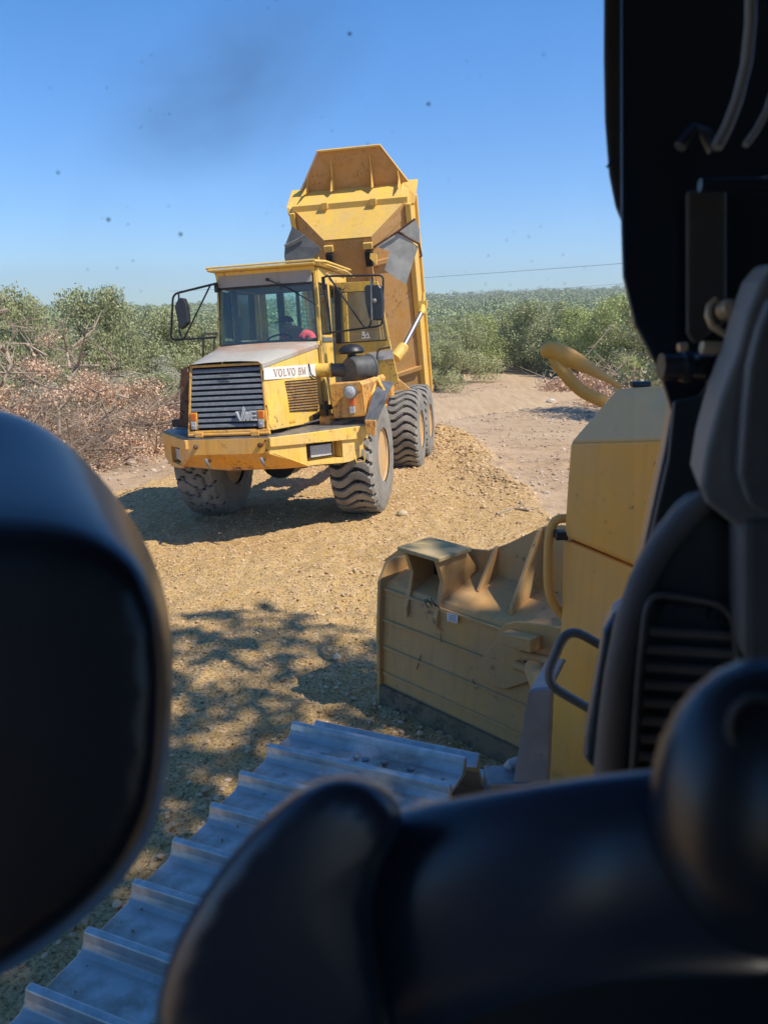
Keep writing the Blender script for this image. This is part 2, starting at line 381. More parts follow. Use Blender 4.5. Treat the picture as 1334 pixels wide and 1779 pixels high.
def axis(a, b, step, far0, far1, gr):
    c = list(np.arange(a, b+1e-6, step)); s = step; v = b
    while v < far1: s *= gr; v += s; c.append(v)
    s = step; v = a; lo = []
    while v > far0: s *= gr; v -= s; lo.append(v)
    return np.array(lo[::-1]+c)
xs = axis(-5.5, 4.5, .04, -900, 900, 1.07); ys = axis(2.2, 19, .04, -60, 1500, 1.045)
X, Y = np.meshgrid(xs, ys); Z = height(X, Y)
nx, ny = len(xs), len(ys)
I = np.arange(nx*ny).reshape(ny, nx)
F = np.stack([I[:-1, :-1], I[:-1, 1:], I[1:, 1:], I[1:, :-1]], -1).reshape(-1, 4)
def ground_mat():
    m, nt, b = nodes('ground_dirt'); co = coords(nt)
    at = nt.nodes.new('ShaderNodeAttribute'); at.attribute_name = 'fill'
    n1 = noise(nt, co, .5, 8, .65); n2 = noise(nt, co, 9, 6, .7); n3 = noise(nt, co, 45, 4, .7)
    gold = mixc(nt, ramp(nt, n1, [(.35, g(0)), (.65, g(1))]).outputs[0], (.52, .315, .105), (.64, .42, .17))
    gold = mixc(nt, ramp(nt, n2, [(.42, g(0)), (.66, g(.7))]).outputs[0], gold, (.68, .48, .27))
    gold = mixc(nt, ramp(nt, n3, [(.38, g(.9)), (.52, g(0))]).outputs[0], gold, (.20, .11, .035))
    pale = mixc(nt, ramp(nt, n1, [(.35, g(0)), (.65, g(1))]).outputs[0], (.42, .27, .14), (.52, .36, .205))
    pale = mixc(nt, ramp(nt, n2, [(.42, g(0)), (.7, g(.8))]).outputs[0], pale, (.56, .42, .29))
    pale = mixc(nt, ramp(nt, noise(nt, co, 1.7, 8, .7), [(.50, g(0)), (.66, g(.65))]).outputs[0], pale, (.24, .15, .09))
    pale = mixc(nt, ramp(nt, n3, [(.34, g(.5)), (.5, g(0))]).outputs[0], pale, (.22, .14, .09))
    c = mixc(nt, at.outputs['Fac'], pale, gold)
    sp = nt.nodes.new('ShaderNodeSeparateXYZ'); nt.links.new(co, sp.inputs[0])
    fr = N(nt, 'ShaderNodeMapRange'); fr.inputs['From Min'].default_value = 50; fr.inputs['From Max'].default_value = 90; nt.links.new(sp.outputs[1], fr.inputs[0])
    c = mixc(nt, fr.outputs[0], c, (.10, .12, .05))
    nt.links.new(c, b.inputs['Base Color']); b.inputs['Roughness'].default_value = .95
    ad = N(nt, 'ShaderNodeMath', operation='MULTIPLY_ADD'); nt.links.new(n3, ad.inputs[0]); ad.inputs[1].default_value = .8; nt.links.new(n2, ad.inputs[2])
    bump(nt, b, ad.outputs[0], .9, .03); return m
M['ground'] = ground_mat()
ground = npmesh('ground', np.stack([X, Y, Z], -1).reshape(-1, 3), F, M['ground'], smooth=True)
a = ground.data.attributes.new('fill', 'FLOAT', 'POINT'); a.data.foreach_set('value', fillmask(X, Y).astype(np.float32).ravel())
tag(ground, kind='structure')

# dirt road curving away to the right
def strip(name, pts, w, m, dz=.02):
    pts = [Vector((*p, 0)) for p in pts]; C = []
    for i in range(len(pts)-1):
        p0 = pts[max(i-1, 0)]; p1 = pts[i]; p2 = pts[i+1]; p3 = pts[min(i+2, len(pts)-1)]
        for k in range(14):
            t = k/14; C.append(.5*((2*p1)+(p2-p0)*t+(2*p0-5*p1+4*p2-p3)*t*t+(-p0+3*p1-3*p2+p3)*t**3))
    V = []; F_ = []; nn = 9
    for i, p in enumerate(C):
        t = (C[min(i+1, len(C)-1)]-C[max(i-1, 0)]).normalized(); n = Vector((t.y, -t.x, 0))
        ww = w[0]+(w[1]-w[0])*i/len(C)
        for k in range(nn):
            u = (k/(nn-1)-.5)*2; q = p+n*u*ww*.5*(1+.12*math.sin(i*.7+u*3)); V.append((q.x, q.y, hz(q.x, q.y, False)+dz-.03*(abs(u) > .98)-.0*u))
    for i in range(len(C)-1):
        for k in range(nn-1): b = i*nn+k; F_.append((b, b+1, b+nn+1, b+nn))
    return npmesh(name, V, F_, m, smooth=True)
def road_mat():
    m, nt, b = nodes('road_dirt'); co = coords(nt)
    mp = N(nt, 'ShaderNodeMapping'); mp.inputs['Scale'].default_value = (3.5, .35, 1); mp.inputs['Rotation'].default_value = (0, 0, -.35); nt.links.new(co, mp.inputs[0])
    c = mixc(nt, ramp(nt, noise(nt, mp.outputs[0], 1.6, 6), [(.35, g(0)), (.65, g(1))]).outputs[0], (.41, .27, .145), (.51, .36, .21))
    nt.links.new(c, b.inputs['Base Color']); b.inputs['Roughness'].default_value = .95; bump(nt, b, noise(nt, co, 8), .5, .03); return m
road = strip('dirt_road', [(-1.5, 24.5), (3, 27.5), (7.0, 33), (8.2, 38), (6.6, 43), (5.2, 48), (6.0, 54)], (5.0, 3.6), road_mat(), .03)
tag(road, kind='structure')

# clods: one uncountable scatter
def ico():
    bm = bmesh.new(); bmesh.ops.create_icosphere(bm, subdivisions=1, radius=1); v = np.array([x.co[:] for x in bm.verts]); f = np.array([[y.index for y in q.verts] for q in bm.faces]); bm.free(); return v, f
IV, IF = ico()
def scatter(x, y, s, seed):
    r = np.random.default_rng(seed); n = len(x)
    z = height(x, y)
    th = r.uniform(0, 6.28, n); sc = s[:, None]*r.uniform(.6, 1.2, (n, 3))*np.array([1, 1, .75])
    jit = r.uniform(.72, 1.2, (n, len(IV)))
    P_ = IV[None]*jit[..., None]*sc[:, None]
    c, s_ = np.cos(th)[:, None], np.sin(th)[:, None]
    Q = np.stack([P_[..., 0]*c-P_[..., 1]*s_, P_[..., 0]*s_+P_[..., 1]*c, P_[..., 2]], -1)
    Q += np.stack([x, y, z+s*.15], -1)[:, None]
    FF = (IF[None]+np.arange(n)[:, None, None]*len(IV)).reshape(-1, 3)
    return Q.reshape(-1, 3), FF
def clod_mat(name, a, b_):
    m, nt, b = nodes(name); geo = nt.nodes.new('ShaderNodeNewGeometry')
    c = mixc(nt, geo.outputs['Random Per Island'], a, b_); nt.links.new(c, b.inputs['Base Color']); b.inputs['Roughness'].default_value = .95; return m
n = 46000
yy = 2.6+rng.power(1.1, n)*15; xx = rng.uniform(-5.2, 3.2, n)*(.5+yy/22)+.3
msk = fillmask(xx, yy) > .5; xx, yy = xx[msk], yy[msk]
dens = vnoise(xx*1.3, yy*1.3, 77)
k = dens+rng.uniform(0, 1, len(xx)) > .75; xx, yy = xx[k], yy[k]
ss = .007+.022*rng.power(.28, len(xx))*(.5+.9*vnoise(xx*.8, yy*.8, 5))
V_, F_ = scatter(xx, yy, ss, 3)
tag(npmesh('gravel', V_, F_, clod_mat('clod_gold', (.42, .25, .11), (.68, .48, .29))), 'crumbly golden clay clods and gravel spread over the fill', 'gravel', kind='stuff')
n = 30000
yy = rng.uniform(8, 36, n); xx = rng.uniform(-9, 11, n)
k = fillmask(xx, yy) < .4; xx, yy = xx[k], yy[k]; k = vnoise(xx*.7, yy*1.2, 9)+rng.uniform(0, 1, len(xx)) > 1.0; xx, yy = xx[k], yy[k]
ss = .012+.05*rng.power(.3, len(xx))
V_, F_ = scatter(xx, yy, ss, 4)
tag(npmesh('rubble', V_, F_, clod_mat('clod_pale', (.30, .21, .14), (.60, .48, .36))), 'pale stones and dry clods on the bare ground beyond the fill', 'rubble', kind='stuff')
# mound clods
n = 9000
xx = np.concatenate([rng.normal(1.7, .75, n//2), rng.normal(2.2, .55, n//2)]); yy = np.concatenate([rng.normal(18.0, 1.1, n//2), rng.normal(13.8, 2.0, n//2)])
k = fillmask(xx, yy) > .25; xx, yy = xx[k], yy[k]
V_, F_ = scatter(xx, yy, .008+.048*rng.power(.22, len(xx)), 5)
tag(npmesh('spoil_clods', V_, F_, clod_mat('clod_spoil', (.36, .225, .10), (.60, .43, .24))), 'orange clay clods freshly tipped in a heap behind the truck', 'spoil', kind='stuff')
def rock(px, py, s, c, label, seed):
    r = random.Random(seed); bm = bmesh.new(); bmesh.ops.create_icosphere(bm, subdivisions=3, radius=1)
    for v in bm.verts:
        q = v.co*1.7; d = .8+.35*float(vnoise(np.array([q.x+seed*7]), np.array([q.y+q.z*1.7]), seed)[0]); v.co = Vector((v.co.x*s*1.3*d, v.co.y*s*d, v.co.z*s*.7*d))
    me = bpy.data.meshes.new('rock'); bm.to_mesh(me); bm.free(); o = bpy.data.objects.new('rock', me); col.objects.link(o)
    p = atz(px, py, hz(*(atz(px, py, 0).xy))); p = atz(px, py, hz(p.x, p.y)); o.location = (p.x, p.y, hz(p.x, p.y)+s*.3); o.rotation_euler.z = r.uniform(0, 6)
    me.materials.append(plain('stone', c, .9, 0, .25, 12, .5, 30)); tag(o, label, 'rock')
rock(699, 894, .065, (.46, .36, .22), 'pale stone lying by the foot of the near front tyre', 1)
rock(228, 806, .12, (.42, .31, .22), 'brown clod at the pad edge left of the truck bumper', 2)
rock(255, 803, .085, (.40, .29, .2), 'smaller brown clod just right of the larger one at the pad edge', 3)
rock(585, 1143, .035, (.60, .47, .30), 'small round stone on the open gravel left of the blade', 4)
rock(956, 700, .16, (.55, .46, .36), 'pale flat stone in the shadow strip beyond the fill', 5)
exec_after = []

# ================================================================== the articulated dump truck
def RT(yaw, pitch, roll, T):
    return Matrix.Translation(T) @ Matrix.Rotation(R(yaw), 4, 'Z') @ Matrix.Rotation(R(pitch), 4, 'X') @ Matrix.Rotation(R(roll), 4, 'Y')
TM = RT(-11.56, -1.78, -2.94, (-1.397, 10.667, .005)); TI = TM.inverted()
RM = RT(-9.5, -2.5, -2.9, (-.60, 15.28, -.34)); REL = TI @ RM; RI = RM.inverted()
truck = empty('dump_truck', mat=TM)
tag(truck, 'weathered yellow articulated dump truck with its bed raised and driver door open', 'dump truck')
def TP(px, py, p0, n=(0, 1, 0)):       # photo point on a plane given in truck coordinates
    return TI @ onplane(px, py, TM @ Vector(p0), TM.to_3x3() @ Vector(n))
def TY(px, py, y): return TP(px, py, (0, y, 0))
def TX(px, py, x): return TP(px, py, (x, 0, 0), (1, 0, 0))
def b(name, m, mb, **k): return mb.build(name, m, k.pop('parent', truck), **k)

# ---- wheels
def tyre_mesh(kind, rad=.80, w=.60):
    nt_, na = 420, 26; V = []; mi = []
    prof = []
    for j in range(na):
        t = j/(na-1)*2-1                       # across the tyre
        if abs(t) < .72: x = t/.72*w*.46; r = rad-.02*(t/.72)**2; e = 1
        else:
            q = (abs(t)-.72)/.28; x = math.copysign(w*.46+w*.06*math.sin(q*math.pi*.75), t); r = rad-.025-q**1.15*(rad-.025-.37); e = max(0, 1-q*2.6)
        prof.append((x, r, e))
    for i in range(nt_):
        th = 2*math.pi*i/nt_
        for j, (x, r, e) in enumerate(prof):
            if kind == 'wave':
                ph = th/(2*math.pi)*30+.42*math.sin(x/w*2*math.pi*1.15+.5); d = ph % 1; gr = .36 < d < .66
                sh = 1.0
            else:
                row = math.floor((x/w+.5)*4.2+.10*math.sin(th*11+x*9)); ph = th/(2*math.pi)*24+.5*row+.18*math.sin(x*31+th*5); d = ph % 1
                fr = ((x/w+.5)*4.2+.10*math.sin(th*11+x*9)) % 1
                gr = d < .11 or fr < .09
            dr = .048*e if gr else 0
            rr = r-dr; V.append((x, rr*math.cos(th), rr*math.sin(th)))
            mi.append(1 if gr and e > .3 else 0)
    F = []; fm = []
    for i in range(nt_):
        i2 = (i+1) % nt_
        for j in range(na-1):
            F.append((i*na+j, i*na+j+1, i2*na+j+1, i2*na+j)); fm.append(mi[i*na+j] and mi[i*na+j+1])
    return V, F, fm
TYV = tyre_mesh('wave'); TYB = tyre_mesh('block')
def rim_mb(side):
    mb = MB(); s = side
    mb.lathe([(.37, .25), (.385, .275), (.37, .285), (.345, .27), (.335, .10), (.30, .06), (.20, .04), (.17, .10), (.14, .16), (.05, .17), (0.0, .17)], (0, 0, 0), (s, 0, 0), 40)
    for k in range(12):
        a = k*math.pi/6; mb.lathe([(.016, .04), (.016, .085), (.0, .09)], (0, .26*math.cos(a), .26*math.sin(a)), (s, 0, 0), 6)
    mb.lathe([(.37, .0), (.37, .26)], (0, 0, 0), (s, 0, 0), 40)
    mb.lathe([(.37, .0), (.37, .26), (.2, .22), (0, .2)], (0, 0, 0), (-s, 0, 0), 40)
    return mb
tyme = {}
wheels = []
def wheel(mat, x, y, side, kind='wave'):
    o = empty('wheel'); o.parent = truck
    o.matrix_local = mat @ Matrix.Translation((x, y, .78)) @ Matrix.Rotation(random.uniform(0, .2), 4, 'X')
    key = (kind, side)
    if key not in tyme:
        v, f, fm = TYV if kind == 'wave' else TYB
        v = np.array(v)*np.array([side, 1, 1]); f = np.array(f)
        if side < 0: f = f[:, ::-1]
        t = npmesh('tyre', v, f, [M['tyre'], M['groove']], fm, o, smooth=False)
        r = rim_mb(side).build('rim', M['rim'], o, smooth=True); tyme[key] = (t.data, r.data)
    else:
        for nme, me in zip(('tyre', 'rim'), tyme[key]):
            c = bpy.data.objects.new(nme, me); col.objects.link(c); c.parent = o
    return o
I4 = Matrix.Identity(4)
w0 = wheel(I4, 1.17, 0, 1); w1 = wheel(I4, -1.00, 0, -1, 'block')
for y in (0, 1.67):
    for s in (1, -1): wheel(REL, 1.12*s, y, s)

# ---- front frame, axle
mb = MB(); mb.tube([(-.85, 0, .78), (.85, 0, .78)], .13, 12); mb.lathe([(.10, -.3), (.26, -.16), (.26, .16), (.10, .3)], (0, 0, .76), (0, 1, 0), 18)
b('axle', M['black'], mb, smooth=True)
mb = MB(); mb.box((-.38, .4, 1.02), (.10, 3.6, .28)); mb.box((.38, .4, 1.02), (.10, 3.6, .28)); mb.box((0, -.2, .98), (.7, 1.4, .4)); mb.box((0, 2.4, 1.0), (.5, .9, .5))
b('front_chassis', M['black'], mb, bevel=.01)

# ---- bumper
TOPZ = 1.27
def bump_side(s):
    mb = MB()
    A = Vector((s*.50, -1.84, 0)); B = Vector((s*1.40, -.70, 0))
    def q(t, z, o=0):
        d = (B-A).normalized(); nrm = Vector((s*abs(d.y), -abs(d.x), 0))
        p = A.lerp(B, t)+nrm*o; return (p.x, p.y, z)
    # upper folded band
    mb.hexa([q(0, 1.155, -.03), q(1, 1.10, -.03), q(1, 1.10, .035), q(0, 1.165, .035), q(0, TOPZ, -.03), q(1, 1.26, -.03), q(1, 1.26, .035), q(0, TOPZ, .035)])
    # lower plate round the lamp recess
    def plate(p): mb.prism([q(*x) for x in p], Vector(q(0, 0, -.03))-Vector(q(0, 0, 0)))
    plate([(0, 1.165), (.36, 1.15), (.36, .87), (0, 1.08)])
    plate([(.73, 1.12), (1, 1.10), (1, .89), (.80, .83), (.73, .83)])
    plate([(.36, .905), (.73, .90), (.73, .83), (.36, .87)])
    # recess box
    mb.prism([q(.36, .905, -.001), q(.73, .90, -.001), q(.73, .90, -.16), q(.36, .905, -.16)], (0, 0, -.015))
    mb.prism([q(.36, .905, -.16), q(.73, .90, -.16), q(.73, 1.14, -.16), q(.36, 1.14, -.16)], Vector(q(0, 0, -.02))-Vector(q(0, 0, 0)))
    mb.prism([q(.36, .905, -.002), q(.36, .905, -.16), q(.36, 1.14, -.16), q(.36, 1.14, -.002)], Vector(q(-.02, 0))-Vector(q(0, 0)))
    mb.prism([q(.73, .905, -.002), q(.73, .905, -.16), q(.73, 1.12, -.16), q(.73, 1.12, -.002)], Vector(q(.02, 0))-Vector(q(0, 0)))
    # outer end plate
    e = Vector(q(1, 0)); mb.box((s*1.40, -.42, 1.10), (.03, .56, .34))
    return mb, q
def bfront(z, y=-1.84): return [(-.5, y, z), (.5, y, z)]
mb = MB()
mb.hexa([(-.5, -1.84, 1.09), (.5, -1.84, 1.09), (.5, -1.70, 1.09), (-.5, -1.70, 1.09), (-.5, -1.84, TOPZ), (.5, -1.84, TOPZ), (.5, -1.70, TOPZ), (-.5, -1.70, TOPZ)])
mb.hexa([(-.5, -1.82, 1.088), (.5, -1.82, 1.088), (.5, -1.74, 1.088), (-.5, -1.74, 1.088), (-.5, -1.823, 1.089), (.5, -1.823, 1.089), (.5, -1.74, 1.089), (-.5, -1.74, 1.089)])
# belly lip folding back and down
mb.prism([(-.52, -1.80, 1.085), (.54, -1.80, 1.085), (.84, -1.42, .86), (.50, -1.40, .835), (-.2, -1.42, .83), (-.86, -1.42, .90)], (0, .03, .03))
bumper = b('bumper', M['truck'], mb, bevel=.008)
bumper.data.materials[0] = M['bumper'] if 'bumper' in M else M['truck_b']
for s in (1, -1):
    m_, q = bump_side(s); o = b('bumper_wing', M['truck'] if s > 0 else M['truck_b'], m_, parent=bumper, bevel=.006)
    lo_ = -.10 if s > 0 else -.05; h = MB(); h.prism([q(.42, .93, lo_), q(.68, .925, lo_), q(.68, 1.10, lo_), q(.42, 1.105, lo_)], Vector(q(0, 0, -.05))-Vector(q(0, 0, 0)))
    hl = b('headlight', M['black'], h, parent=bumper, bevel=.01)
    lo_ += .012; h = MB(); h.prism([q(.44, .945, lo_), q(.66, .94, lo_), q(.66, 1.085, lo_), q(.44, 1.09, lo_)], Vector(q(0, 0, -.012))-Vector(q(0, 0, 0)))
    b('lens', M['clearlens'], h, parent=hl, bevel=.015)
for x, z_, s_ in ((-.40, 1.19, 1), (.40, 1.19, 1), (.47, 1.24, .45), (.47, 1.13, .45)):
    mb = MB(); mb.lathe([(.028*s_, 0), (.028*s_, .03*s_), (.014*s_, .035*s_), (.014*s_, .06*s_), (0, .06*s_)], (x, -1.84, z_), (0, -1, 0), 8); mb.build('bolt', M['rust'], bumper)
b('bolt', M['rust'], mb, parent=bumper, kind='x') if 0 else None
for x in (-.27, .42):
    mb = MB(); mb.tube([(x-.03, -1.72, 1.0), (x-.015, -1.86, 1.03), (x+.01, -1.88, .98), (x+.03, -1.84, .93)], [.022, .02, .016, .008], 8)
    mb.build('tow_hook', M['steel'], bumper, smooth=True)
mb = MB(); mb.prism([(-.50, -1.83, TOPZ), (.50, -1.83, TOPZ), (1.38, -.70, 1.255), (1.38, -.15, 1.255), (.55, -.15, 1.255), (.55, -1.55, TOPZ), (-.55, -1.55, TOPZ), (-.55, -.15, 1.255), (-1.38, -.15, 1.255), (-1.38, -.70, 1.255)], (0, 0, .022))
b('deck_plate', M['steel'], mb)
mb = MB(); mb.tube([(-.5, -1.80, 1.325), (.52, -1.80, 1.325)], .022, 8)
for x in (-.36, .34): mb.box((x, -1.80, 1.325), (.10, .06, .055))
b('grille_hinge', M['truck_b'], mb, bevel=.005)

# ---- hood
GT, GB = 2.13, 1.345
def gy(z): return -1.80+(z-GB)/(GT-GB)*.12           # the grille leans back
def gw(z): return .505-(z-GB)/(GT-GB)*.055
mb = MB()
ring = [(-gw(GB), gy(GB), GB), (gw(GB), gy(GB), GB), (gw(GT), gy(GT), GT), (-gw(GT), gy(GT), GT)]
def inset(k): return [(-gw(GB)+k, gy(GB+k), GB+k), (gw(GB)-k, gy(GB+k), GB+k), (gw(GT)-k, gy(GT-k), GT-k), (-gw(GT)+k, gy(GT-k), GT-k)]
a, c = ring, inset(.028)
for i in range(4):
    j = (i+1) % 4; q = [Vector(a[i]), Vector(a[j]), Vector(c[j]), Vector(c[i])]
    mb.prism([p+Vector((0, -.012, 0)) for p in q], (0, .06, 0))
gf = b('grille_frame', M['truck_b'], mb, bevel=.006)
mb = MB(); mb.prism([(p[0], p[1]+.05, p[2]) for p in inset(.02)], (0, .02, 0)); b('radiator', M['dark'], mb)
n_ = 11
for k in range(n_):
    z = GB+.045+(GT-GB-.09)*(k+.5)/n_; h = (GT-GB-.09)/n_; w = gw(z)-.03; y = gy(z)
    x0 = -w; x1 = w
    if z < 1.58: x0 += .095; x1 -= .095
    m2 = MB(); m2.prism([(x0, y-.012, z-.016), (x0, y-.004, z+.016), (x0, y+.03, z+.030), (x0, y+.04, z+.024), (x0, y+.012, z-.018)], (x1-x0, 0, 0))
    b('grille_slat', M['grille'], m2, bevel=.003)
for s in (-1, 1):
    z0, z1 = 1.385, 1.585; w = gw(1.45)-.035; x0, x1 = sorted((s*w, s*(w-.085)))
    m2 = MB(); m2.box(((x0+x1)/2, gy(1.48)+.012, (z0+z1)/2), (x1-x0, .05, z1-z0)); tl = b('turn_light', M['truck_b'], m2, bevel=.004)
    xm = (x0+x1)/2
    m2 = MB(); m2.box((xm, gy(1.52)-.018, 1.535), (.062, .02, .085)); b('amber_lens', M['amber'], m2, parent=tl, bevel=.005)
    m2 = MB(); m2.box((xm, gy(1.43)-.018, 1.437), (.062, .02, .09)); m2.lathe([(.018, 0), (.01, .008), (0, .008)], (xm, gy(1.43)-.028, 1.43), (0, -1, 0), 10); b('clear_lens', M['clearlens'], m2, parent=tl, bevel=.005)
# the three-letter emblem
def stroke(mb, p, q, w, y0, th=.014):
    p = Vector((p[0], 0, p[1])); q = Vector((q[0], 0, q[1])); d = (q-p).normalized(); nn = Vector((-d.z, 0, d.x))*w/2
    mb.prism([p-nn+Vector((0, y0, 0)), q-nn+Vector((0, y0, 0)), q+nn+Vector((0, y0, 0)), p+nn+Vector((0, y0, 0))], (0, th, 0))
mb = MB(); L0 = (.125, 1.475); H = .105; yl = gy(1.53)-.045
def lp(x, z): return (L0[0]+x, L0[1]+z*H)
for dx in (0, .014):
    stroke(mb, lp(dx*1.2, 1), lp(.045+dx*.3, 0), .0075, yl); stroke(mb, lp(.05+dx, 0), lp(.10+dx, 1.55-dx*18), .0075, yl)
    stroke(mb, lp(.085+dx, 0), lp(.125+dx, .95), .0075, yl); stroke(mb, lp(.125+dx, .95), lp(.125+dx, .1), .0075, yl)
    stroke(mb, lp(.13+dx, .0), lp(.165+dx, .95), .0075, yl); stroke(mb, lp(.168+dx, .98), lp(.172+dx, 0), .0075, yl)
    for zz in (.05, .5, .95): stroke(mb, lp(.185, zz-.0+dx*5-.03), lp(.245, zz+dx*5-.03), .006, yl)
stroke(mb, lp(.186, 0), lp(.186, 1), .010, yl)
b('emblem_letters', M['wlet'], mb, parent=gf)
mb = MB(); mb.box((L0[0]+.122, yl+.022, L0[1]+.052), (.265, .012, .125)); b('emblem_plate', M['grille'], mb, parent=gf, bevel=.003)
mb = MB()
for r_ in range(3):
    mb = MB()
    for k in range(4): mb.box((-.06+k*.032, gy(1.95)-.016, 1.93+r_*.035), (.012, .012, .010))
    b('vent_hole_row', M['dark'], mb, parent=gf)

HR = [(.45, -1.69, 2.145), (.70, -.24, 2.335)]
top = [(-.45, -1.70, 2.14), (.45, -1.70, 2.14), (.70, -.22, 2.335), (-.70, -.22, 2.335)]
mb = MB(); rings = []
for t in np.linspace(0, 1, 9):
    hw = .45+.25*t; y = -1.70+1.48*t; z = 2.14+.195*t; rings.append([(-hw-.012, y, z-.075), (-hw-.012, y, z-.03), (-hw+.035, y, z+.005), (-hw*.5, y, z+.018), (0, y, z+.022), (hw*.5, y, z+.018), (hw-.035, y, z+.005), (hw+.012, y, z-.03), (hw+.012, y, z-.075)])
vs = [p for r in rings for p in r]; fs = []
for k in range(8):
    for i in range(8): fs.append((k*9+i, k*9+i+1, (k+1)*9+i+1, (k+1)*9+i))
mb.add(vs, fs); mb.add([rings[0][i] for i in range(9)]+[(x, y-.025, z-.004) for x, y, z in rings[0]], [(i, i+1, i+10, i+9) for i in range(8)])
b('hood_top', M['hood'], mb, smooth=True)
def side(s):
    mb = MB(); q = [(s*.50, -1.78, 1.345), (s*.72, -.22, 1.29), (s*.70, -.22, 2.32), (s*.45, -1.69, 2.12)]
    mb.prism(q, (-s*.03, .0, 0)); return mb
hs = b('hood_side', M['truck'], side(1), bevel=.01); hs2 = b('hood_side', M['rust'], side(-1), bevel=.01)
# side coordinates on the right panel: t along (0 front..1 rear), z
def sp(t, z, o=0):
    k = (z-1.345)/.78; xf = .50-.05*k; yf = -1.78+.09*k; xb = .72-.02*k
    return Vector((xf+(xb-xf)*t+o, yf+(-.22-yf)*t-o*.15, z))
def SPX(px, py): return TP(px, py, sp(0, 1.7), Vector((1, -.16, .04)))
mb = MB(); 
bq = [(457, 639), (550, 632), (558, 653), (458, 660)]
mb.prism([SPX(*p)+Vector((.006, 0, 0)) for p in bq], (.002, 0, 0)); band = b('name_band', M['white'], mb, parent=hs)
# serif letters V O L V O  B M, raised on the band
def glyph(ch):
    S = []
    def seg(a, b_, w=.16): S.append((a, b_, w))
    def ser(x, z, w=.42): seg((x-w/2, z), (x+w/2, z), .09)
    if ch == 'V': seg((.12, 1), (.5, 0), .22); seg((.88, 1), (.5, 0), .11); ser(.14, .96); ser(.86, .96)
    if ch == 'O':
        pts = [(.5+.40*math.cos(a), .5+.5*math.sin(a)) for a in np.linspace(0, 2*math.pi, 13)]
        for i in range(12): seg(pts[i], pts[i+1], .10+.12*abs(math.cos((i+.5)*math.pi/6)))
    if ch == 'L': seg((.3, 1), (.3, 0), .2); seg((.15, .05), (.85, .05), .1); seg((.85, 0), (.85, .28), .08); ser(.3, .96)
    if ch == 'B':
        seg((.25, 1), (.25, 0), .2); seg((.1, .96), (.62, .96), .09); seg((.25, .52), (.62, .52), .09); seg((.1, .04), (.65, .04), .09)
        seg((.62, .96), (.78, .86), .13); seg((.78, .88), (.78, .62), .17); seg((.78, .62), (.62, .52), .12); seg((.66, .5), (.84, .4), .13); seg((.84, .42), (.84, .14), .18); seg((.84, .14), (.64, .04), .13)
    if ch == 'M': seg((.12, 1), (.12, 0), .10); seg((.12, 1), (.5, .1), .18); seg((.5, .1), (.88, 1), .09); seg((.88, 1), (.88, 0), .2); ser(.1, .96, .3); ser(.9, .96, .3); ser(.12, .04, .32); ser(.88, .04, .34)
    return S
def letters(txt, tl, tr, bl, m, name, parent, conv, out):
    tl, tr, bl = conv(*tl), conv(*tr), conv(*bl); ux = tr-tl; uz = tl-bl; o = bl
    nw = sum(.55 if c == ' ' else 1.12 for c in txt); x = 0; mb = MB(); asp = ux.length/nw/uz.length
    for ch in txt:
        if ch == ' ': x += .55; continue
        for a_, b_, w in glyph(ch):
            a3 = o+ux*((x+a_[0])/nw)+uz*a_[1]; b3 = o+ux*((x+b_[0])/nw)+uz*b_[1]; d = (b3-a3).normalized(); nn = d.cross(out).normalized()*w*uz.length*.5*min(1, asp*1.1)
            mb.prism([a3-nn, b3-nn, b3+nn, a3+nn], out*.003)
        x += 1.12
    return mb.build(name, m, parent)
letters('VOLVO BM', (474, 642), (530, 638), (475, 655), M['faded'], 'lettering', band, lambda x, y: SPX(x, y)+Vector((.0085, 0, 0)), Vector((1, -.1, 0)).normalized())
mb = MB()
for k in range(12):
    t = k/11.; y0 = 663+t*52; a_ = SPX(494+t*8, y0+.3); c_ = SPX(549+t*4, y0-4.5); d_ = Vector((.008, 0, 0)); h = Vector((0, 0, .007))
    mb.prism([a_-h+d_, c_-h+d_, c_+h+d_, a_+h+d_], (.004, 0, 0))
b('side_vent', M['dark'], mb, parent=hs)
mb = MB()
for k in range(11):
    t = (k+.5)/11.; y0 = 663+t*52; a_ = SPX(494+t*8, y0+.3); c_ = SPX(549+t*4, y0-4.5); mb.prism([a_+Vector((.006, 0, -.013)), c_+Vector((.006, 0, -.013)), c_+Vector((.016, 0, .008)), a_+Vector((.016, 0, .008))], (-.004, 0, 0))
b('vent_louvers', paint('rusty_vent', (.80, .50, .16), rust=.9, rustc=(.45, .2, .1), dust=.2), mb, parent=hs)
mb = MB(); mb.tube([SPX(534, 632)+Vector((.02, 0, 0)), SPX(536, 650)+Vector((.03, 0, 0)), SPX(545, 656)+Vector((.02, 0, 0))], .009, 6); b('hood_latch', M['black'], mb, parent=hs)
mb = MB()
q = [SPX(*p)+Vector((.007, 0, 0)) for p in ((502, 731), (512, 729), (512, 733), (502, 735))]; mb.prism(q, (.006, 0, 0)); b('side_handle', M['orange'], mb, parent=hs)
mb = MB(); mb.tube([SPX(*p)+Vector((.012, 0, 0)) for p in ((461, 704), (463, 712), (464, 735), (471, 748))], .006, 5); b('cable', M['black'], mb, parent=hs)
# left radiator cowl standing proud (in shade)
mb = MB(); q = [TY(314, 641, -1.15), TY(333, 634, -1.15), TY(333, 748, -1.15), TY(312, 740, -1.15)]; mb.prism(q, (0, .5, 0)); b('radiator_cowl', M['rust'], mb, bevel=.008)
mb = MB(); q = TY(309, 735, -.9); mb.box((q.x, q.y, q.z), (.12, .1, .1)); b('step_bracket', M['black'], mb, bevel=.01)

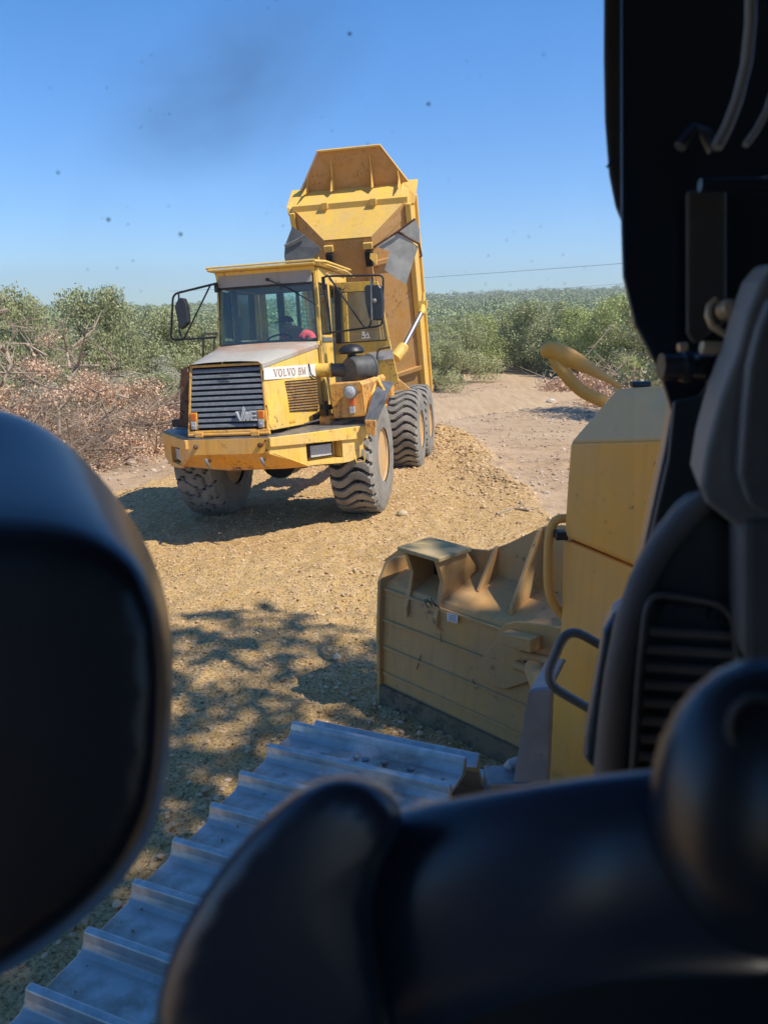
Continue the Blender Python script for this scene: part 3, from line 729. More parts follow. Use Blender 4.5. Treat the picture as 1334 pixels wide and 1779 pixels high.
# ---- cab
CW = .70; Z0 = 2.30; ZT = 3.10; YF, YB = -.14, 1.42
mb = MB()
for s in (-1, 1):
    mb.hexa([(s*.70, -.20, 1.30), (s*.76, -.20, 1.30), (s*.76, -.08, 1.30), (s*.70, -.08, 1.30), (s*.655, -.06, 3.30), (s*.70, -.06, 3.30), (s*.70, .02, 3.30), (s*.655, .02, 3.30)])
    mb.box((s*.705, .42, 2.75), (.05, .07, 1.1)); mb.box((s*.70, YB-.04, 2.3), (.07, .08, 2.0))
    mb.hexa([(s*.70, -.07, 1.35), (s*.75, -.07, 1.35), (s*.75, .42, 1.35), (s*.70, .42, 1.35), (s*.70, -.07, 2.42), (s*.735, -.07, 2.42), (s*.735, .42, 2.42), (s*.70, .42, 2.42)])
    if s < 0: mb.box((s*.72, .92, 1.85), (.05, 1.0, 1.1))
    mb.box((s*.69, .7, 3.20), (.06, 1.46, .2))
mb.box((0, YB-.02, 1.85), (1.34, .05, 1.05)); mb.box((0, YB-.02, 3.2), (1.34, .05, .2))
mb.box((-.30, YB-.02, 2.74), (.09, .05, .74)); mb.box((.62, YB-.02, 2.74), (.1, .05, .74)); mb.box((-.60, YB-.02, 2.74), (.1, .05, .74))
mb.box((0, -.17, 2.315), (1.42, .08, .05)); 
cabo = b('cab', M['truck'], mb, bevel=.008)
mb = MB(); mb.box((-.30, YB-.07, 2.74), (.10, .04, .74)); mb.box((-.02, YB-.07, 2.74), (.05, .04, .74)); mb.box((.12, .15, 2.36), (1.26, .5, .06)); mb.box((0, .7, 1.5), (1.3, 1.4, .05)); mb.box((-.66, .42, 2.75), (.04, .12, .9)); mb.box((0, .7, 3.12), (1.28, 1.4, .04))
for s in (-1, 1): mb.box((s*.66, .2, 1.95), (.03, .5, .85))
mb.box((0, YB-.07, 1.95), (1.28, .03, .85))
b('cab_lining', M['cabin'], mb, bevel=.005)
mb = MB(); mb.box((.0, -.10, 3.19), (1.30, .03, .17), Euler((R(-4), 0, 0)).to_matrix()); b('header_panel', paint('header_grey', (.36, .33, .29), rust=.35, dust=.3), mb, parent=cabo, bevel=.006)
mb = MB(); mb.prism([(-.74, -.27, 3.315), (.74, -.27, 3.315), (.76, 1.46, 3.30), (-.76, 1.46, 3.30)], (0, 0, .028))
mb.prism([(-.70, -.12, 3.312), (.70, -.12, 3.312), (.69, -.10, 3.22), (-.69, -.10, 3.22)], (0, .02, .0))
roof = b('cab_roof', M['truck'], mb, parent=cabo, bevel=.01)
mb = MB()
for s in (-1, 1): mb.tube([(s*.74, -.26, 3.355), (s*.80, .1, 3.375), (s*.80, 1.45, 3.37)], .016, 6)
mb.tube([(-.75, -.26, 3.362), (.75, -.26, 3.366)], .013, 6)
mb.tube([(.80, 1.45, 3.37), (-.80, 1.45, 3.37)], .016, 6); mb.tube([(.74, -.22, 3.36), (.88, .9, 3.30), (.86, 1.4, 3.26)], .014, 6)
for k in range(3): mb.tube([(.76, .2+k*.55, 3.33), (.80, .2+k*.55, 3.37)], .012, 6)
b('roof_rail', M['truck'], mb, parent=roof, smooth=True)
# windscreen
wq = [(-.685, -.165, 2.345), (.69, -.165, 2.345), (.655, -.10, 3.10), (-.655, -.10, 3.10)]
mb = MB(); mb.prism(wq, (0, .006, 0)); b('windscreen', M['glass'], mb)
mb = MB(); mb.tube([Vector(p)+Vector((0, -.008, 0)) for p in wq], .020, 6, closed=True); b('windscreen_gasket', M['black'], mb, parent=cabo)
for s in (-1, 1):
    mb = MB(); mb.prism([(s*.722, -.04, 2.45), (s*.722, .38, 2.45), (s*.70, .38, 3.08), (s*.69, .0, 3.08)], (s*.006, 0, 0)); wdo = b('quarter_window', M['glass'], mb)
    mb = MB(); mb.tube([(s*.728, -.05, 2.44), (s*.728, .39, 2.44), (s*.706, .39, 3.09), (s*.696, -.01, 3.09)], .014, 6, closed=True); b('window_gasket', M['black'], mb, parent=wdo)
mb = MB(); mb.prism([(-.71, .46, 2.42), (-.71, 1.36, 2.42), (-.69, 1.36, 3.1), (-.69, .46, 3.1)], (.005, 0, 0)); b('side_window', M['glass'], mb)
mb = MB(); mb.prism([(-.6, YB-.02, 2.38), (.6, YB-.02, 2.38), (.6, YB-.02, 3.1), (-.6, YB-.02, 3.1)], (0, .005, 0)); b('rear_window', M['glass'], mb)
mb = MB()
for k in range(12): mb.tube([(.02+k*.05, YB+.05, 2.42), (.02+k*.05, YB+.05, 3.08)], .004, 4)
for k in range(12): mb.tube([(0, YB+.05, 2.42+k*.06), (.6, YB+.05, 2.42+k*.06)], .004, 4)
b('rear_guard_mesh', M['steel'], mb)
# wiper
mb = MB(); pv = TY(466, 486, -.15); mb.lathe([(.022, 0), (.022, .05), (0, .05)], pv, (0, -1, 0), 10)
mb.tube([pv+Vector((0, -.05, 0)), TY(500, 500, -.17), TY(549, 529, -.19)], .009, 6); mb.tube([TY(482, 489, -.16), TY(541, 525, -.185)], .005, 5)
b('wiper', M['black'], mb)
# interior: wheel, seat
mb = MB(); c = TY(486, 593, .32); mb.tube([c+Vector((.19*math.cos(a), .07*math.sin(a)-.0, .17*math.sin(a)*.55)) for a in np.linspace(0, 2*math.pi, 25)[:-1]], .013, 8, closed=True); mb.tube([c, c+Vector((0, -.2, -.3))], .03, 8)
mb.tube([c+Vector((-.18, 0, 0)), c+Vector((.18, 0, 0))], .01, 6); b('steering_wheel', M['black'], mb, smooth=True)
SC = TY(510, 590, .75)
mb = MB(); mb.box((SC.x, .80, 2.05), (.5, .5, .14)); mb.box((SC.x+.06, 1.12, 2.22), (.44, .10, .50), Euler((R(-8), 0, 0)).to_matrix()); mb.box((SC.x, .85, 1.8), (.3, .3, .45)); b('driver_seat', M['seat'], mb, bevel=.04, seg=3)

# ---- the open driver's door (stands out from the cab, facing forward)
DN = Vector((.10, 1, .02)); DP0 = Vector((.72, .72, 2.5))
def DPn(px, py, o=0): return TP(px, py, DP0-Vector((0, o, 0)), DN)
outer = [(579, 491), (656, 488.5), (661, 510), (693, 666), (669, 671), (655, 655), (625, 655), (583, 655)]
inner = [(588, 507), (664-7, 505), (670, 590), (594, 596)]
hole = [(589, 508), (657, 505), (671, 590.5), (593, 596)]
mb = MB(); O = [DPn(*p) for p in outer]; Hh = [DPn(*p) for p in hole]; th = Vector((0, .045, 0))
def fr(q): mb.prism(q, th)
fr([O[0], O[1], Hh[1], Hh[0]]); fr([O[1], O[2], DPn(676, 590), Hh[2], Hh[1]]); fr([DPn(676, 590), O[3], O[4], O[5], O[6], O[7], DPn(583, 596), Hh[3], Hh[2]]); fr([O[0], Hh[0], Hh[3], DPn(583, 596)])
door = b('cab_door', M['truck'], mb, bevel=.004)
mb = MB(); mb.prism([Hh[0]+th*.5, Hh[1]+th*.5, Hh[2]+th*.5, Hh[3]+th*.5], (0, .005, 0)); b('door_window', M['glassdust'], mb, parent=door)
mb = MB(); mb.tube([q+Vector((0, -.004, 0)) for q in Hh], .013, 6, closed=True); b('window_seal', M['black'], mb, parent=door)
mb = MB(); mb.prism([DPn(595, 510, .02), DPn(602, 510, .02), DPn(606, 594, .02), DPn(599, 594, .02)], (0, .02, 0)); b('door_bar', M['truck'], mb, parent=door, bevel=.004)
mb = MB(); mb.prism([DPn(640, 613, .002), DPn(681, 607, .002), DPn(684, 623, .002), DPn(648, 627, .002)], (0, -.003, 0)); b('door_band', M['white'], mb, parent=door)
mb = MB()
def dst(p, q, w=1.3):
    a3, b3 = DPn(*p, .03), DPn(*q, .03); d = (b3-a3).normalized(); nn = d.cross(Vector((0, 1, 0)))*w/111/2
    mb.prism([a3-nn, b3-nn, b3+nn, a3+nn], (0, .002, 0))
for p, q in (((629, 577), (634, 582)), ((634, 577), (629, 582)), ((629, 577), (634, 577)), ((629, 582), (634, 583)), ((633, 587), (639, 577)), ((640, 580), (640, 586)), ((638, 582), (640, 580)), ((628, 587.5), (643, 586.5))): dst(p, q)
b('window_decal', M['wlet'], mb, parent=door)
mb = MB(); mb.tube([DPn(*p, .03) for p in ((678, 603), (660, 606), (656, 610), (655, 622), (648, 640))], .013, 6); b('door_handle', M['rubberhose'], mb, parent=door)
mb = MB(); mb.prism([DPn(580, 497, .06), DPn(592, 500, .06), DPn(594, 597, .06), DPn(584, 597, .06)], (0, .03, 0)); b('door_pillar', M['mirror'], mb, parent=door, bevel=.006)
mb = MB(); pts = [TY(*p, .35) for p in ((572, 600), (573, 607), (570, 612), (574, 617), (570, 622), (574, 627), (571, 632))]; mb.tube(pts, .02, 6); b('coiled_hose', M['black'], mb)

# ---- air cleaner and pipes
YA = .05
c0 = TY(626, 641, -.30)
mb = MB(); ax = Vector((-.55, -.75, .0)).normalized()
mb.lathe([(.02, .20), (.15, .19), (.175, .15), (.175, -.12), (.185, -.13), (.185, -.16), (.15, -.19), (0, -.2)], c0, ax, 28)
ac = b('air_cleaner', M['rubberhose'], mb, smooth=True)
c1 = TY(610, 612, -.32)
mb = MB(); mb.lathe([(.055, -.22), (.055, -.02), (.15, -.02), (.175, .01), (.16, .05), (.10, .095), (0, .11)], c1, (0, 0, 1), 24); b('intake_cap', M['black'], mb, parent=ac, smooth=True)
mb = MB(); p_ = [TY(574, 643, -.30), TY(595, 643, -.34), TY(612, 642, -.34), TY(620, 641, -.30)]; mb.tube(p_, [.085, .09, .095, .09], 16); mb.tube([TY(604, 643, -.32), TY(604, 662, -.32)], .08, 12)
b('intake_hose', M['rubberhose'], mb, smooth=True)
mb = MB(); mb.tube([TY(546, 643, -.30), TY(574, 643, -.30)], .09, 16); mb.lathe([(.096, 0), (.096, .03)], TY(574, 643, -.30), (1, .0, 0), 16); b('intake_pipe', M['truck'], mb, smooth=True)
# ---- tank box beside the cab
YT = -.78
tq = [(571, 667), (622, 663), (627, 669), (634, 723), (580, 727)]
mb = MB(); mb.prism([TY(*p, YT) for p in tq], (.02, .62, 0)); tank = b('battery_box', M['orange'], mb, bevel=.012)
mb = MB(); mb.prism([TY(622, 663, YT), TY(627, 669, YT), TY(634, 723, YT), TY(634, 723, YT)+Vector((.02, .5, .0)), TY(627, 669, YT)+Vector((.16, .75, .05)), TY(622, 663, YT)+Vector((.16, .75, .05))], (.01, .0, 0)); b('box_side', M['orange'], mb, parent=tank, bevel=.006)
lc = TY(611.5, 680.5, YT-.01)
mb = MB(); mb.lathe([(.03, 0), (.075, .02), (.088, .06), (.088, .09), (0, .095)], lc, (-.1, -1, 0), 22); wl = b('work_light', M['steel'], mb, parent=tank, smooth=True)
mb = MB(); mb.lathe([(.078, .092), (.06, .11), (0, .12)], lc, (-.1, -1, 0), 22); b('light_lens', M['clearlens'], mb, parent=wl, smooth=True)
mb = MB(); mb.prism([TY(606.5, 693, YT-.05), TY(615, 692, YT-.05), TY(615.5, 705, YT-.05), TY(607, 706, YT-.05)], (0, .05, 0)); mk = b('side_marker', M['redlens'], mb, parent=tank, bevel=.006)
mb = MB(); mb.prism([TY(607, 706.5, YT-.05), TY(615.5, 705.5, YT-.05), TY(616, 718, YT-.05), TY(607.5, 719, YT-.05)], (0, .05, 0)); b('clear_lens', M['clearlens'], mb, parent=mk, bevel=.006)
# filler bowl on the deck, brackets, hoses
c2 = TY(569, 738, -.55)
mb = MB(); mb.lathe([(.10, -.01), (.10, .10), (.09, .115), (.04, .12), (0, .12)], c2, (0, 0, 1), 20); fb = b('filler_bowl', M['orange'], mb, smooth=True)
mb = MB(); mb.lathe([(.025, .12), (.025, .20), (.085, .20), (.085, .26), (.02, .265), (.02, .31), (0, .31)], c2, (0, 0, 1), 16); b('filler_cap', M['black'], mb, parent=fb, smooth=True)
mb = MB(); mb.box(c2+Vector((-.17, .05, .06)), (.10, .12, .17)); b('deck_bracket', M['black'], mb, bevel=.01)
mb = MB(); mb.tube([TY(*p, -.35) for p in ((575, 722), (592, 728), (605, 731), (625, 733), (640, 731))], .02, 6); mb.tube([TY(*p, -.30) for p in ((580, 733), (600, 731), (618, 736), (634, 734))], .025, 6); b('hydraulic_hose', M['rubberhose'], mb, smooth=True)
mb = MB(); mb.tube([TP(*p, (0, -.85, 0)) for p in ((556, 729), (500, 745), (472, 749))], .012, 6); mb.lathe([(.02, 0), (.02, .05), (0, .06)], TY(500, 746, -1.1), (0, 0, 1), 8); b('deck_rod', M['steel'], mb)
# ---- right and left mudguards
def fender(s):
    mb = MB(); pr = []
    for a_ in np.linspace(R(38), R(150), 12): pr.append((math.cos(a_), math.sin(a_)))
    def arc(r, x): return [(x, -c_*r, .78+s_*r) for c_, s_ in pr]
    x0, x1 = s*.86, s*1.30
    rings = [arc(.90, x0), arc(.90, x1), arc(.93, x1), arc(.93, x0)]
    vs = [p for r_ in rings for p in r_]; n = 12; fs = []
    for k in range(4):
        for i in range(n-1): fs.append((k*n+i, k*n+i+1, ((k+1) % 4)*n+i+1, ((k+1) % 4)*n+i))
    fs += [(0, n, 2*n, 3*n), (n-1, 2*n-1, 3*n-1, 4*n-1)]; mb.add(vs, fs); return mb
mb = MB(); mb.prism([TY(649, 681, -.62), TY(672, 684, -.62), TY(668, 696, -.72), TY(652, 733, -.86), TY(632, 733, -.86)], (.0, .04, -.03)); mb.prism([TY(649, 681, -.62), TY(672, 684, -.62), TY(672, 684, -.62)+Vector((0, .5, .12)), TY(649, 681, -.62)+Vector((0, .5, .12))], (0, 0, -.03)); b('mudguard', plain('mudguard_grey', (.12, .125, .13), .5, 0, .35, 8), mb, bevel=.008)
mb = MB(); mb.prism([(.85, .05, 1.62), (1.3, .05, 1.62), (1.3, .5, 1.66), (.85, .5, 1.66)], (0, 0, .03)); b('mudguard', M['black'], mb, bevel=.008)
mb = MB(); mb.prism([TY(634, 730, -.90), TY(653, 730, -.90), TY(652, 757, -.90), TY(637, 754, -.90)], (0, .04, 0)); b('guard_bracket', M['orange'], mb, bevel=.006)
mb = MB(); mb.tube([TY(*p, -.86) for p in ((615, 792), (620, 803), (633, 801), (634, 785))], .009, 6); b('step_stirrup', M['truck'], mb)
mb = MB(); mb.prism([(-.86, .05, 1.62), (-1.3, .05, 1.62), (-1.3, .5, 1.66), (-.86, .5, 1.66)], (0, 0, .03)); b('mudguard', M['black'], mb, bevel=.008)
# braces from the box to the guard
mb = MB(); mb.tube([TY(654, 655, -.25), TY(636, 733, -.82)], .018, 6); mb.tube([TY(648, 640, -.1), TY(659, 664, -.3), TY(668, 680, -.5)], .02, 6); b('brace', M['truck'], mb)

# ---- mirrors
def rnd(pts, r, k=4):
    out = []; n = len(pts)
    for i, p in enumerate(pts):
        if i in (0, n-1): out.append(Vector(p)); continue
        a_, c_ = Vector(pts[i-1]), Vector(pts[i+1]); p = Vector(p)
        da, dc = (a_-p), (c_-p); ra = min(r, da.length*.45); rc = min(r, dc.length*.45); s0, s1 = p+da.normalized()*ra, p+dc.normalized()*rc
        for j in range(k+1): t = j/k; out.append(s0*(1-t)**2+p*2*t*(1-t)+s1*t*t)
    return out
YM = -.25
mb = MB(); mb.tube(rnd([TY(*p, YM+.05) for p in ((378, 492), (301, 511), (297, 591), (376, 586))], .08), .015, 8)
mb.tube(rnd([TY(*p, YM+.03) for p in ((366, 495), (319, 591), (312, 580), (311, 509))], .06), .012, 8)
mb.lathe([(.03, -.06), (.03, .06)], TY(376, 500, -.15), (0, 0, 1), 8)
mir = b('mirror_arm', M['black'], mb, smooth=True)
mb = MB(); mb.prism([TY(*p, YM-.02) for p in ((310, 517), (319, 518.5), (324, 533), (327, 560), (322, 566), (314, 573), (309, 562), (303, 532))], (.02, .07, 0)); b('mirror', M['mirror'], mb, parent=mir, bevel=.015, seg=3)
mb = MB(); mb.tube(rnd([TY(*p, -.15) for p in ((561, 487), (563, 480), (666, 478), (664, 566), (566, 579))], .07), .013, 8)
mb.tube(rnd([TY(*p, -.17) for p in ((572, 481), (634, 571), (644, 566), (647, 482))], .07), .012, 8); mb.lathe([(.025, -.08), (.025, .08)], TY(562, 492, -.12), (0, 0, 1), 8)
mir2 = b('mirror_arm', M['black'], mb, smooth=True)
mb = MB(); mb.prism([TY(*p, -.20) for p in ((632, 499), (636, 494.5), (657, 495), (662, 500), (664, 520), (664, 552), (660, 557), (645, 556.5), (640, 553), (634, 525))], (.02, .07, 0)); mr = b('mirror', M['mirror'], mb, parent=mir2, bevel=.018, seg=3)
mb = MB(); mb.tube([TY(644, 485, -.24), TY(646, 556, -.24)], .011, 6); mb.lathe([(.035, 0), (.02, .03), (0, .035)], TY(650, 523, -.22), (0, -1, 0), 12); b('mirror_clamp', M['steel'], mb, parent=mr)
mb = MB(); mb.tube(rnd([TY(*p, .25) for p in ((378, 580), (353, 580), (353.5, 640))], .04), .016, 8); mb.tube(rnd([TY(*p, .25) for p in ((376, 586), (372, 588), (372, 640))], .02), .012, 8); b('handrail', paint('handrail_olive', (.18, .14, .05), rust=.4), mb, smooth=True)

# ---- rear unit
def rb(name, m, mb, **k): return mb.build(name, m, k.pop('parent', truck), **k)
mb = MB(REL); 
for s in (-1, 1): mb.box((s*.42, -.2, 1.02), (.12, 5.0, .30))
mb.box((0, -2.2, 1.0), (.6, .6, .5)); mb.box((0, .8, .95), (.9, .9, .35)); mb.tube([(-.9, 0, .78), (.9, 0, .78)], .14, 12); mb.tube([(-.9, 1.67, .78), (.9, 1.67, .78)], .14, 12)
rb('rear_chassis', M['truck_b'], mb, bevel=.01)
AB = R(68.5); HY, HZ = 2.0, 1.33
def bp(u, v, n): return Vector((u, HY-v*math.cos(AB)+n*math.sin(AB), HZ+v*math.sin(AB)+n*math.cos(AB)))
FL = 3.47; P1 = (FL+.50, .63); P2 = (P1[0]+.20, 1.30); P3 = (P2[0]+.76, 1.25)
t = .035
W0, W1, W2 = .48, 1.19, 1.25
mb = MB(REL)
def plate(q, ex): mb.prism([bp(*p) for p in q], bp(*ex)-bp(0, 0, 0))
V0 = -.55
plate([(-W0, V0, 0), (W0, V0, 0), (W0, FL, 0), (-W0, FL, 0)], (0, 0, t))
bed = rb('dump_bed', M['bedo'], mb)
for s in (-1, 1):
    mb = MB(REL)
    plate([(s*W0, V0, 0), (s*W1, V0, .55), (s*W1, P1[0]-.03, .60), (s*W0, FL, 0)], (0, 0, t))
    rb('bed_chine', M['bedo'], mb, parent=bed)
    mb = MB(REL)
    plate([(s*W1, V0, .57), (s*W1, P1[0], .60), (s*W2, P2[0], 1.35), (s*W2, V0, 1.35)], (-s*t, 0, 0))
    rb('bed_side', M['bed'], mb, parent=bed)
    mb = MB(REL)       # top rail and lower rail
    for n0, n1, x0, x1 in ((1.28, 1.44, W2-.05, W2+.05), (.50, .64, W1-.05, W1+.06)):
        mb.hexa([bp(s*x0, V0, n0), bp(s*x1, V0, n0), bp(s*x1, V0, n1), bp(s*x0, V0, n1), bp(s*x0, P1[0]-.05, n0), bp(s*x1, P1[0]-.05, n0), bp(s*x1, P1[0]-.05, n1), bp(s*x0, P1[0]-.05, n1)])
    for v in (): mb.hexa([bp(s*(W1), v, .6), bp(s*(W1+.05), v, .6), bp(s*(W1+.05), v+.08, .6), bp(s*W1, v+.08, .6), bp(s*W2, v, 1.3), bp(s*(W2+.05), v, 1.3), bp(s*(W2+.05), v+.08, 1.3), bp(s*W2, v+.08, 1.3)])
    rb('side_rail', M['bed'], mb, parent=bed, bevel=.006)
    for v in (.4, 2.9):      # ribs on the chine, crossing under
        mb = MB(REL); mb.prism([bp(s*W0, v, -.08), bp(s*W1, v, .45), bp(s*W1, v, .57), bp(s*W0, v, 0)], bp(0, .09, 0)-bp(0, 0, 0))
        rb('chine_rib', M['bedo'], mb, parent=bed, bevel=.004)
    mb = MB(REL)      # box rails of the floor
    x = s*.40
    mb.hexa([bp(x-.06, V0+.3, -.14), bp(x+.06, V0+.3, -.14), bp(x+.06, V0+.3, 0), bp(x-.06, V0+.3, 0), bp(x-.06, FL-.55, -.14), bp(x+.06, FL-.55, -.14), bp(x+.06, FL-.55, 0), bp(x-.06, FL-.55, 0)])
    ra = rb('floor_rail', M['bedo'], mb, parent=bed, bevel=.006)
    for v0 in (FL-.55, FL-1.25):
        mb = MB(REL); mb.hexa([bp(x-.065, v0, -.15), bp(x+.065, v0, -.15), bp(x+.065, v0, -.02), bp(x-.065, v0, -.02), bp(x-.065, v0+.30, -.15), bp(x+.065, v0+.30, -.15), bp(x+.065, v0+.30, -.02), bp(x-.065, v0+.30, -.02)])
        rb('rest_pad', M['dark'], mb, parent=ra, bevel=.006)
    mb = MB(REL); mb.hexa([bp(x-.09, FL-.22, -.10), bp(x+.09, FL-.22, -.10), bp(x+.09, FL-.22, .02), bp(x-.09, FL-.22, .02), bp(x-.09, FL-.10, -.10), bp(x+.09, FL-.10, -.10), bp(x+.09, FL-.10, .02), bp(x-.09, FL-.10, .02)])
    rb('pad_bracket', M['bed'], mb, parent=ra, bevel=.006)
mb = MB(REL); mb.prism([bp(-W0, FL, 0), bp(W0, FL, 0), bp(W1-.06, P1[0]-.03, P1[1]-.03), bp(-W1+.06, P1[0]-.03, P1[1]-.03)], bp(0, -.035, .0)-bp(0, 0, 0))
rb('front_slope', M['bed'], mb, parent=bed)
for s in (-1, 1):      # flanges closing the slope's flanks
    mb = MB(REL); mb.prism([bp(s*W0, FL+.0, -.01), bp(s*(W1-.04), P1[0]+.0, P1[1]-.04), bp(s*(W1), P1[0]-.25, P1[1]-.04), bp(s*(W0+.02), FL-.25, -.01)], bp(0, 0, .03)-bp(0, 0, 0)); rb('slope_flange', M['bedo'], mb, parent=bed)
None
mb = MB(REL)      # horizontal box rib between slope and wall
mb.prism([bp(-W1, P1[0]-.05, P1[1]-.05), bp(-W1, P1[0]+.07, P1[1]-.03), bp(-W1, P1[0]+.09, P1[1]+.10), bp(-W1, P1[0]-.05, P1[1]+.10)], bp(2*W1, 0, 0)-bp(0, 0, 0))
rb('front_rib', M['bed'], mb, parent=bed, bevel=.006)
for x in (-.50, .50):
    mb = MB(REL); mb.hexa([bp(x-.06, P1[0]-.02, P1[1]-.11), bp(x+.06, P1[0]-.02, P1[1]-.11), bp(x+.06, P1[0]-.02, P1[1]-.03), bp(x-.06, P1[0]-.02, P1[1]-.03), bp(x-.06, P1[0]+.10, P1[1]-.09), bp(x+.06, P1[0]+.10, P1[1]-.09), bp(x+.06, P1[0]+.10, P1[1]-.0), bp(x-.06, P1[0]+.10, P1[1]-.0)])
    rb('rib_lug', M['bed'], mb, parent=bed, bevel=.005)
mb = MB(REL); mb.prism([bp(-W1, P1[0]+.06, P1[1]+.0), bp(W1, P1[0]+.06, P1[1]), bp(W1-.0, P2[0], P2[1]), bp(-W1, P2[0], P2[1])], bp(0, -.035, 0)-bp(0, 0, 0))
rb('front_wall', M['bed'], mb, parent=bed)
for s in (-1, 1):
    mb = MB(REL); mb.prism([bp(s*(W1-.08), P1[0]-.12, .64), bp(s*(W2+.06), P1[0]-.12, .66), bp(s*(W2+.09), P1[0]-.0, .74), bp(s*(W2+.09), P2[0], 1.36), bp(s*(W1-.16), P2[0], 1.36), bp(s*(W1-.16), P1[0]+.05, .8)], bp(0, .05, -.01)-bp(0, 0, 0))
    rb('corner_plate', M['bed'], mb, parent=bed, bevel=.008)
CT, CB = .63, 1.16
mb = MB(REL); mb.prism([bp(-CB, P2[0]-.02, P2[1]), bp(CB, P2[0]-.02, P2[1]), bp(CT, P3[0], P3[1]), bp(-CT, P3[0], P3[1])], bp(0, 0, .03)-bp(0, 0, 0))
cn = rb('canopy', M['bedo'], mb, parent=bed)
mb = MB(REL); mb.hexa([bp(-CT-.03, P3[0]-.01, P3[1]-.06), bp(CT+.03, P3[0]-.01, P3[1]-.06), bp(CT+.03, P3[0]-.01, P3[1]+.05), bp(-CT-.03, P3[0]-.01, P3[1]+.05), bp(-CT-.03, P3[0]+.02, P3[1]-.06), bp(CT+.03, P3[0]+.02, P3[1]-.06), bp(CT+.03, P3[0]+.02, P3[1]+.05), bp(-CT-.03, P3[0]+.02, P3[1]+.05)])
for s in (-1, 1): mb.prism([bp(s*(CB+.01), P2[0]-.02, P2[1]-.02), bp(s*(CT+.01), P3[0], P3[1]-.02), bp(s*(CT+.01), P3[0], P3[1]+.04), bp(s*(CB+.01), P2[0]-.02, P2[1]+.04)], bp(s*.02, 0, 0)-bp(0, 0, 0))
rb('canopy_lip', M['bed'], mb, parent=cn)
for u0, du, fr_ in ((-.42, 0, .93), (.42, 0, .93), (-.98, .0, .42), (.98, .0, .42)):
    mb = MB(REL); mb.prism([bp(u0, P2[0]-.01, P2[1]-.003), bp(u0*.96, P2[0]+.72*fr_, P2[1]-.02), bp(u0*.99, P2[0]+.28*fr_, P2[1]-.13), bp(u0*1.02, P2[0]+.03, P2[1]-.36 if fr_ > .5 else P2[1]-.60)], (.016, 0, 0)); rb('gusset', M['bed'], mb, parent=cn)
mb = MB(REL); s0 = RI @ aty(575, 383, 16.2); s1 = RI @ aty(587, 393, 16.2)
def onslope(px, py):
    a_ = bp(0, FL-.035, 0); v1 = bp(1, FL, 0)-bp(0, FL, 0); v2 = bp(0, P1[0]-.03, P1[1]-.03)-bp(0, FL, 0); nn = v1.cross(v2).normalized()
    return RI @ onplane(px, py, RM @ a_, RM.to_3x3() @ nn), nn
def os_(px, py, o=.006):
    p, nn = onslope(px, py); return p-nn*o*(1 if nn.y > 0 else -1)
for a_, b_ in (((574, 384), (587, 384)), ((587, 384), (587, 395)), ((587, 395), (573, 395)), ((573, 395), (574, 384)), ((587, 386), (593, 377)), ((593, 377), (603, 371))): mb.tube([os_(*a_), os_(*b_)], .011, 5)
rb('weld_mark', M['steel'], mb, parent=bed)
# hoist cylinders
def wl_(v): return TI @ v
a0, a1, a2 = wl_(aty(686, 622, 15.1)), wl_(aty(700, 604, 15.25)), wl_(aty(733, 541, 15.9))
mb = MB(); mb.tube([a0, a1], .115, 16); mb.tube([a1, a1.lerp(a2, .04)], .10, 16); hc = b('hoist_cylinder', M['truck'], mb, smooth=True)
mb = MB(); mb.tube([a1, a2], .045, 14); b('piston_rod', M['chrome'], mb, parent=hc, smooth=True)
mb = MB(); a3 = wl_(aty(735, 529, 16.0)); mb.tube([a2-(a2-a1)*.06, a2, a3], [.06, .07, .05], 10); mb.box(a3, (.16, .12, .14)); mb.tube([a3, wl_(aty(735, 508, 16.0))], [.04, .02], 8); b('rod_eye', M['bed'], mb, parent=hc, smooth=True)
mb = MB(REL); q = [RI @ (TM @ v) for v in (a0, a1, a2)]; q = [Vector((-v.x-.75, v.y, v.z)) for v in q]; mb.tube(q[:2], .115, 12); mb.tube(q[1:], .045, 10); rb('hoist_cylinder', M['truck'], mb, smooth=True)
# frame wing under the bed at the right, by the wheel
mb = MB(); mb.prism([wl_(aty(690, 656, 15.0)), wl_(aty(713, 676, 15.0)), wl_(aty(690, 690, 15.0)), wl_(aty(684, 675, 15.0))], (0, .05, 0)); b('frame_wing', M['orange'], mb, bevel=.006)
mb = MB(); mb.box(wl_(aty(676, 678, 14.6)), (.14, .3, .22)); b('frame_block', M['orange'], mb, bevel=.006)
# rubber flaps hanging under the chines
def flapmesh(pts, y, m, name, dy=.0):
    mb = MB(); q = []
    for i, (x_, y_) in enumerate(pts): q.append(wl_(aty(x_, y_, y+dy*(y_-400)/90.+.008*math.sin(i*2.1))))
    mb.prism(q, (0, .025, 0)); return b(name, m, mb, parent=bed)
f1 = flapmesh([(653, 428), (690, 402), (720, 424), (726, 428), (716, 459), (705, 494), (687, 483), (668, 469), (677, 437)], 15.35, M['flap'], 'rubber_flap')
f2 = flapmesh([(694, 400), (721, 380), (729, 399), (728, 424), (714, 416)], 15.42, M['flap'], 'rubber_flap')
f3 = flapmesh([(508, 393), (528, 408), (556, 430), (556, 437), (548, 445), (535, 458), (497, 459), (494, 446), (495, 427)], 15.5, M['flapdk'], 'rubber_flap')
mb = MB(); mb.tube([wl_(aty(*p, 15.3)) for p in ((648, 430), (690, 403), (721, 380))], .02, 6); mb.tube([wl_(aty(*p, 15.35)) for p in ((690, 402), (712, 415), (728, 424), (732, 445), (728, 447))], .02, 6); b('flap_strap', M['rust'], mb, parent=f1)
mb = MB(); mb.tube([wl_(aty(*p, 15.45)) for p in ((494, 427), (513, 418), (530, 408))], .02, 6); b('flap_strap', M['steel'], mb, parent=f3)
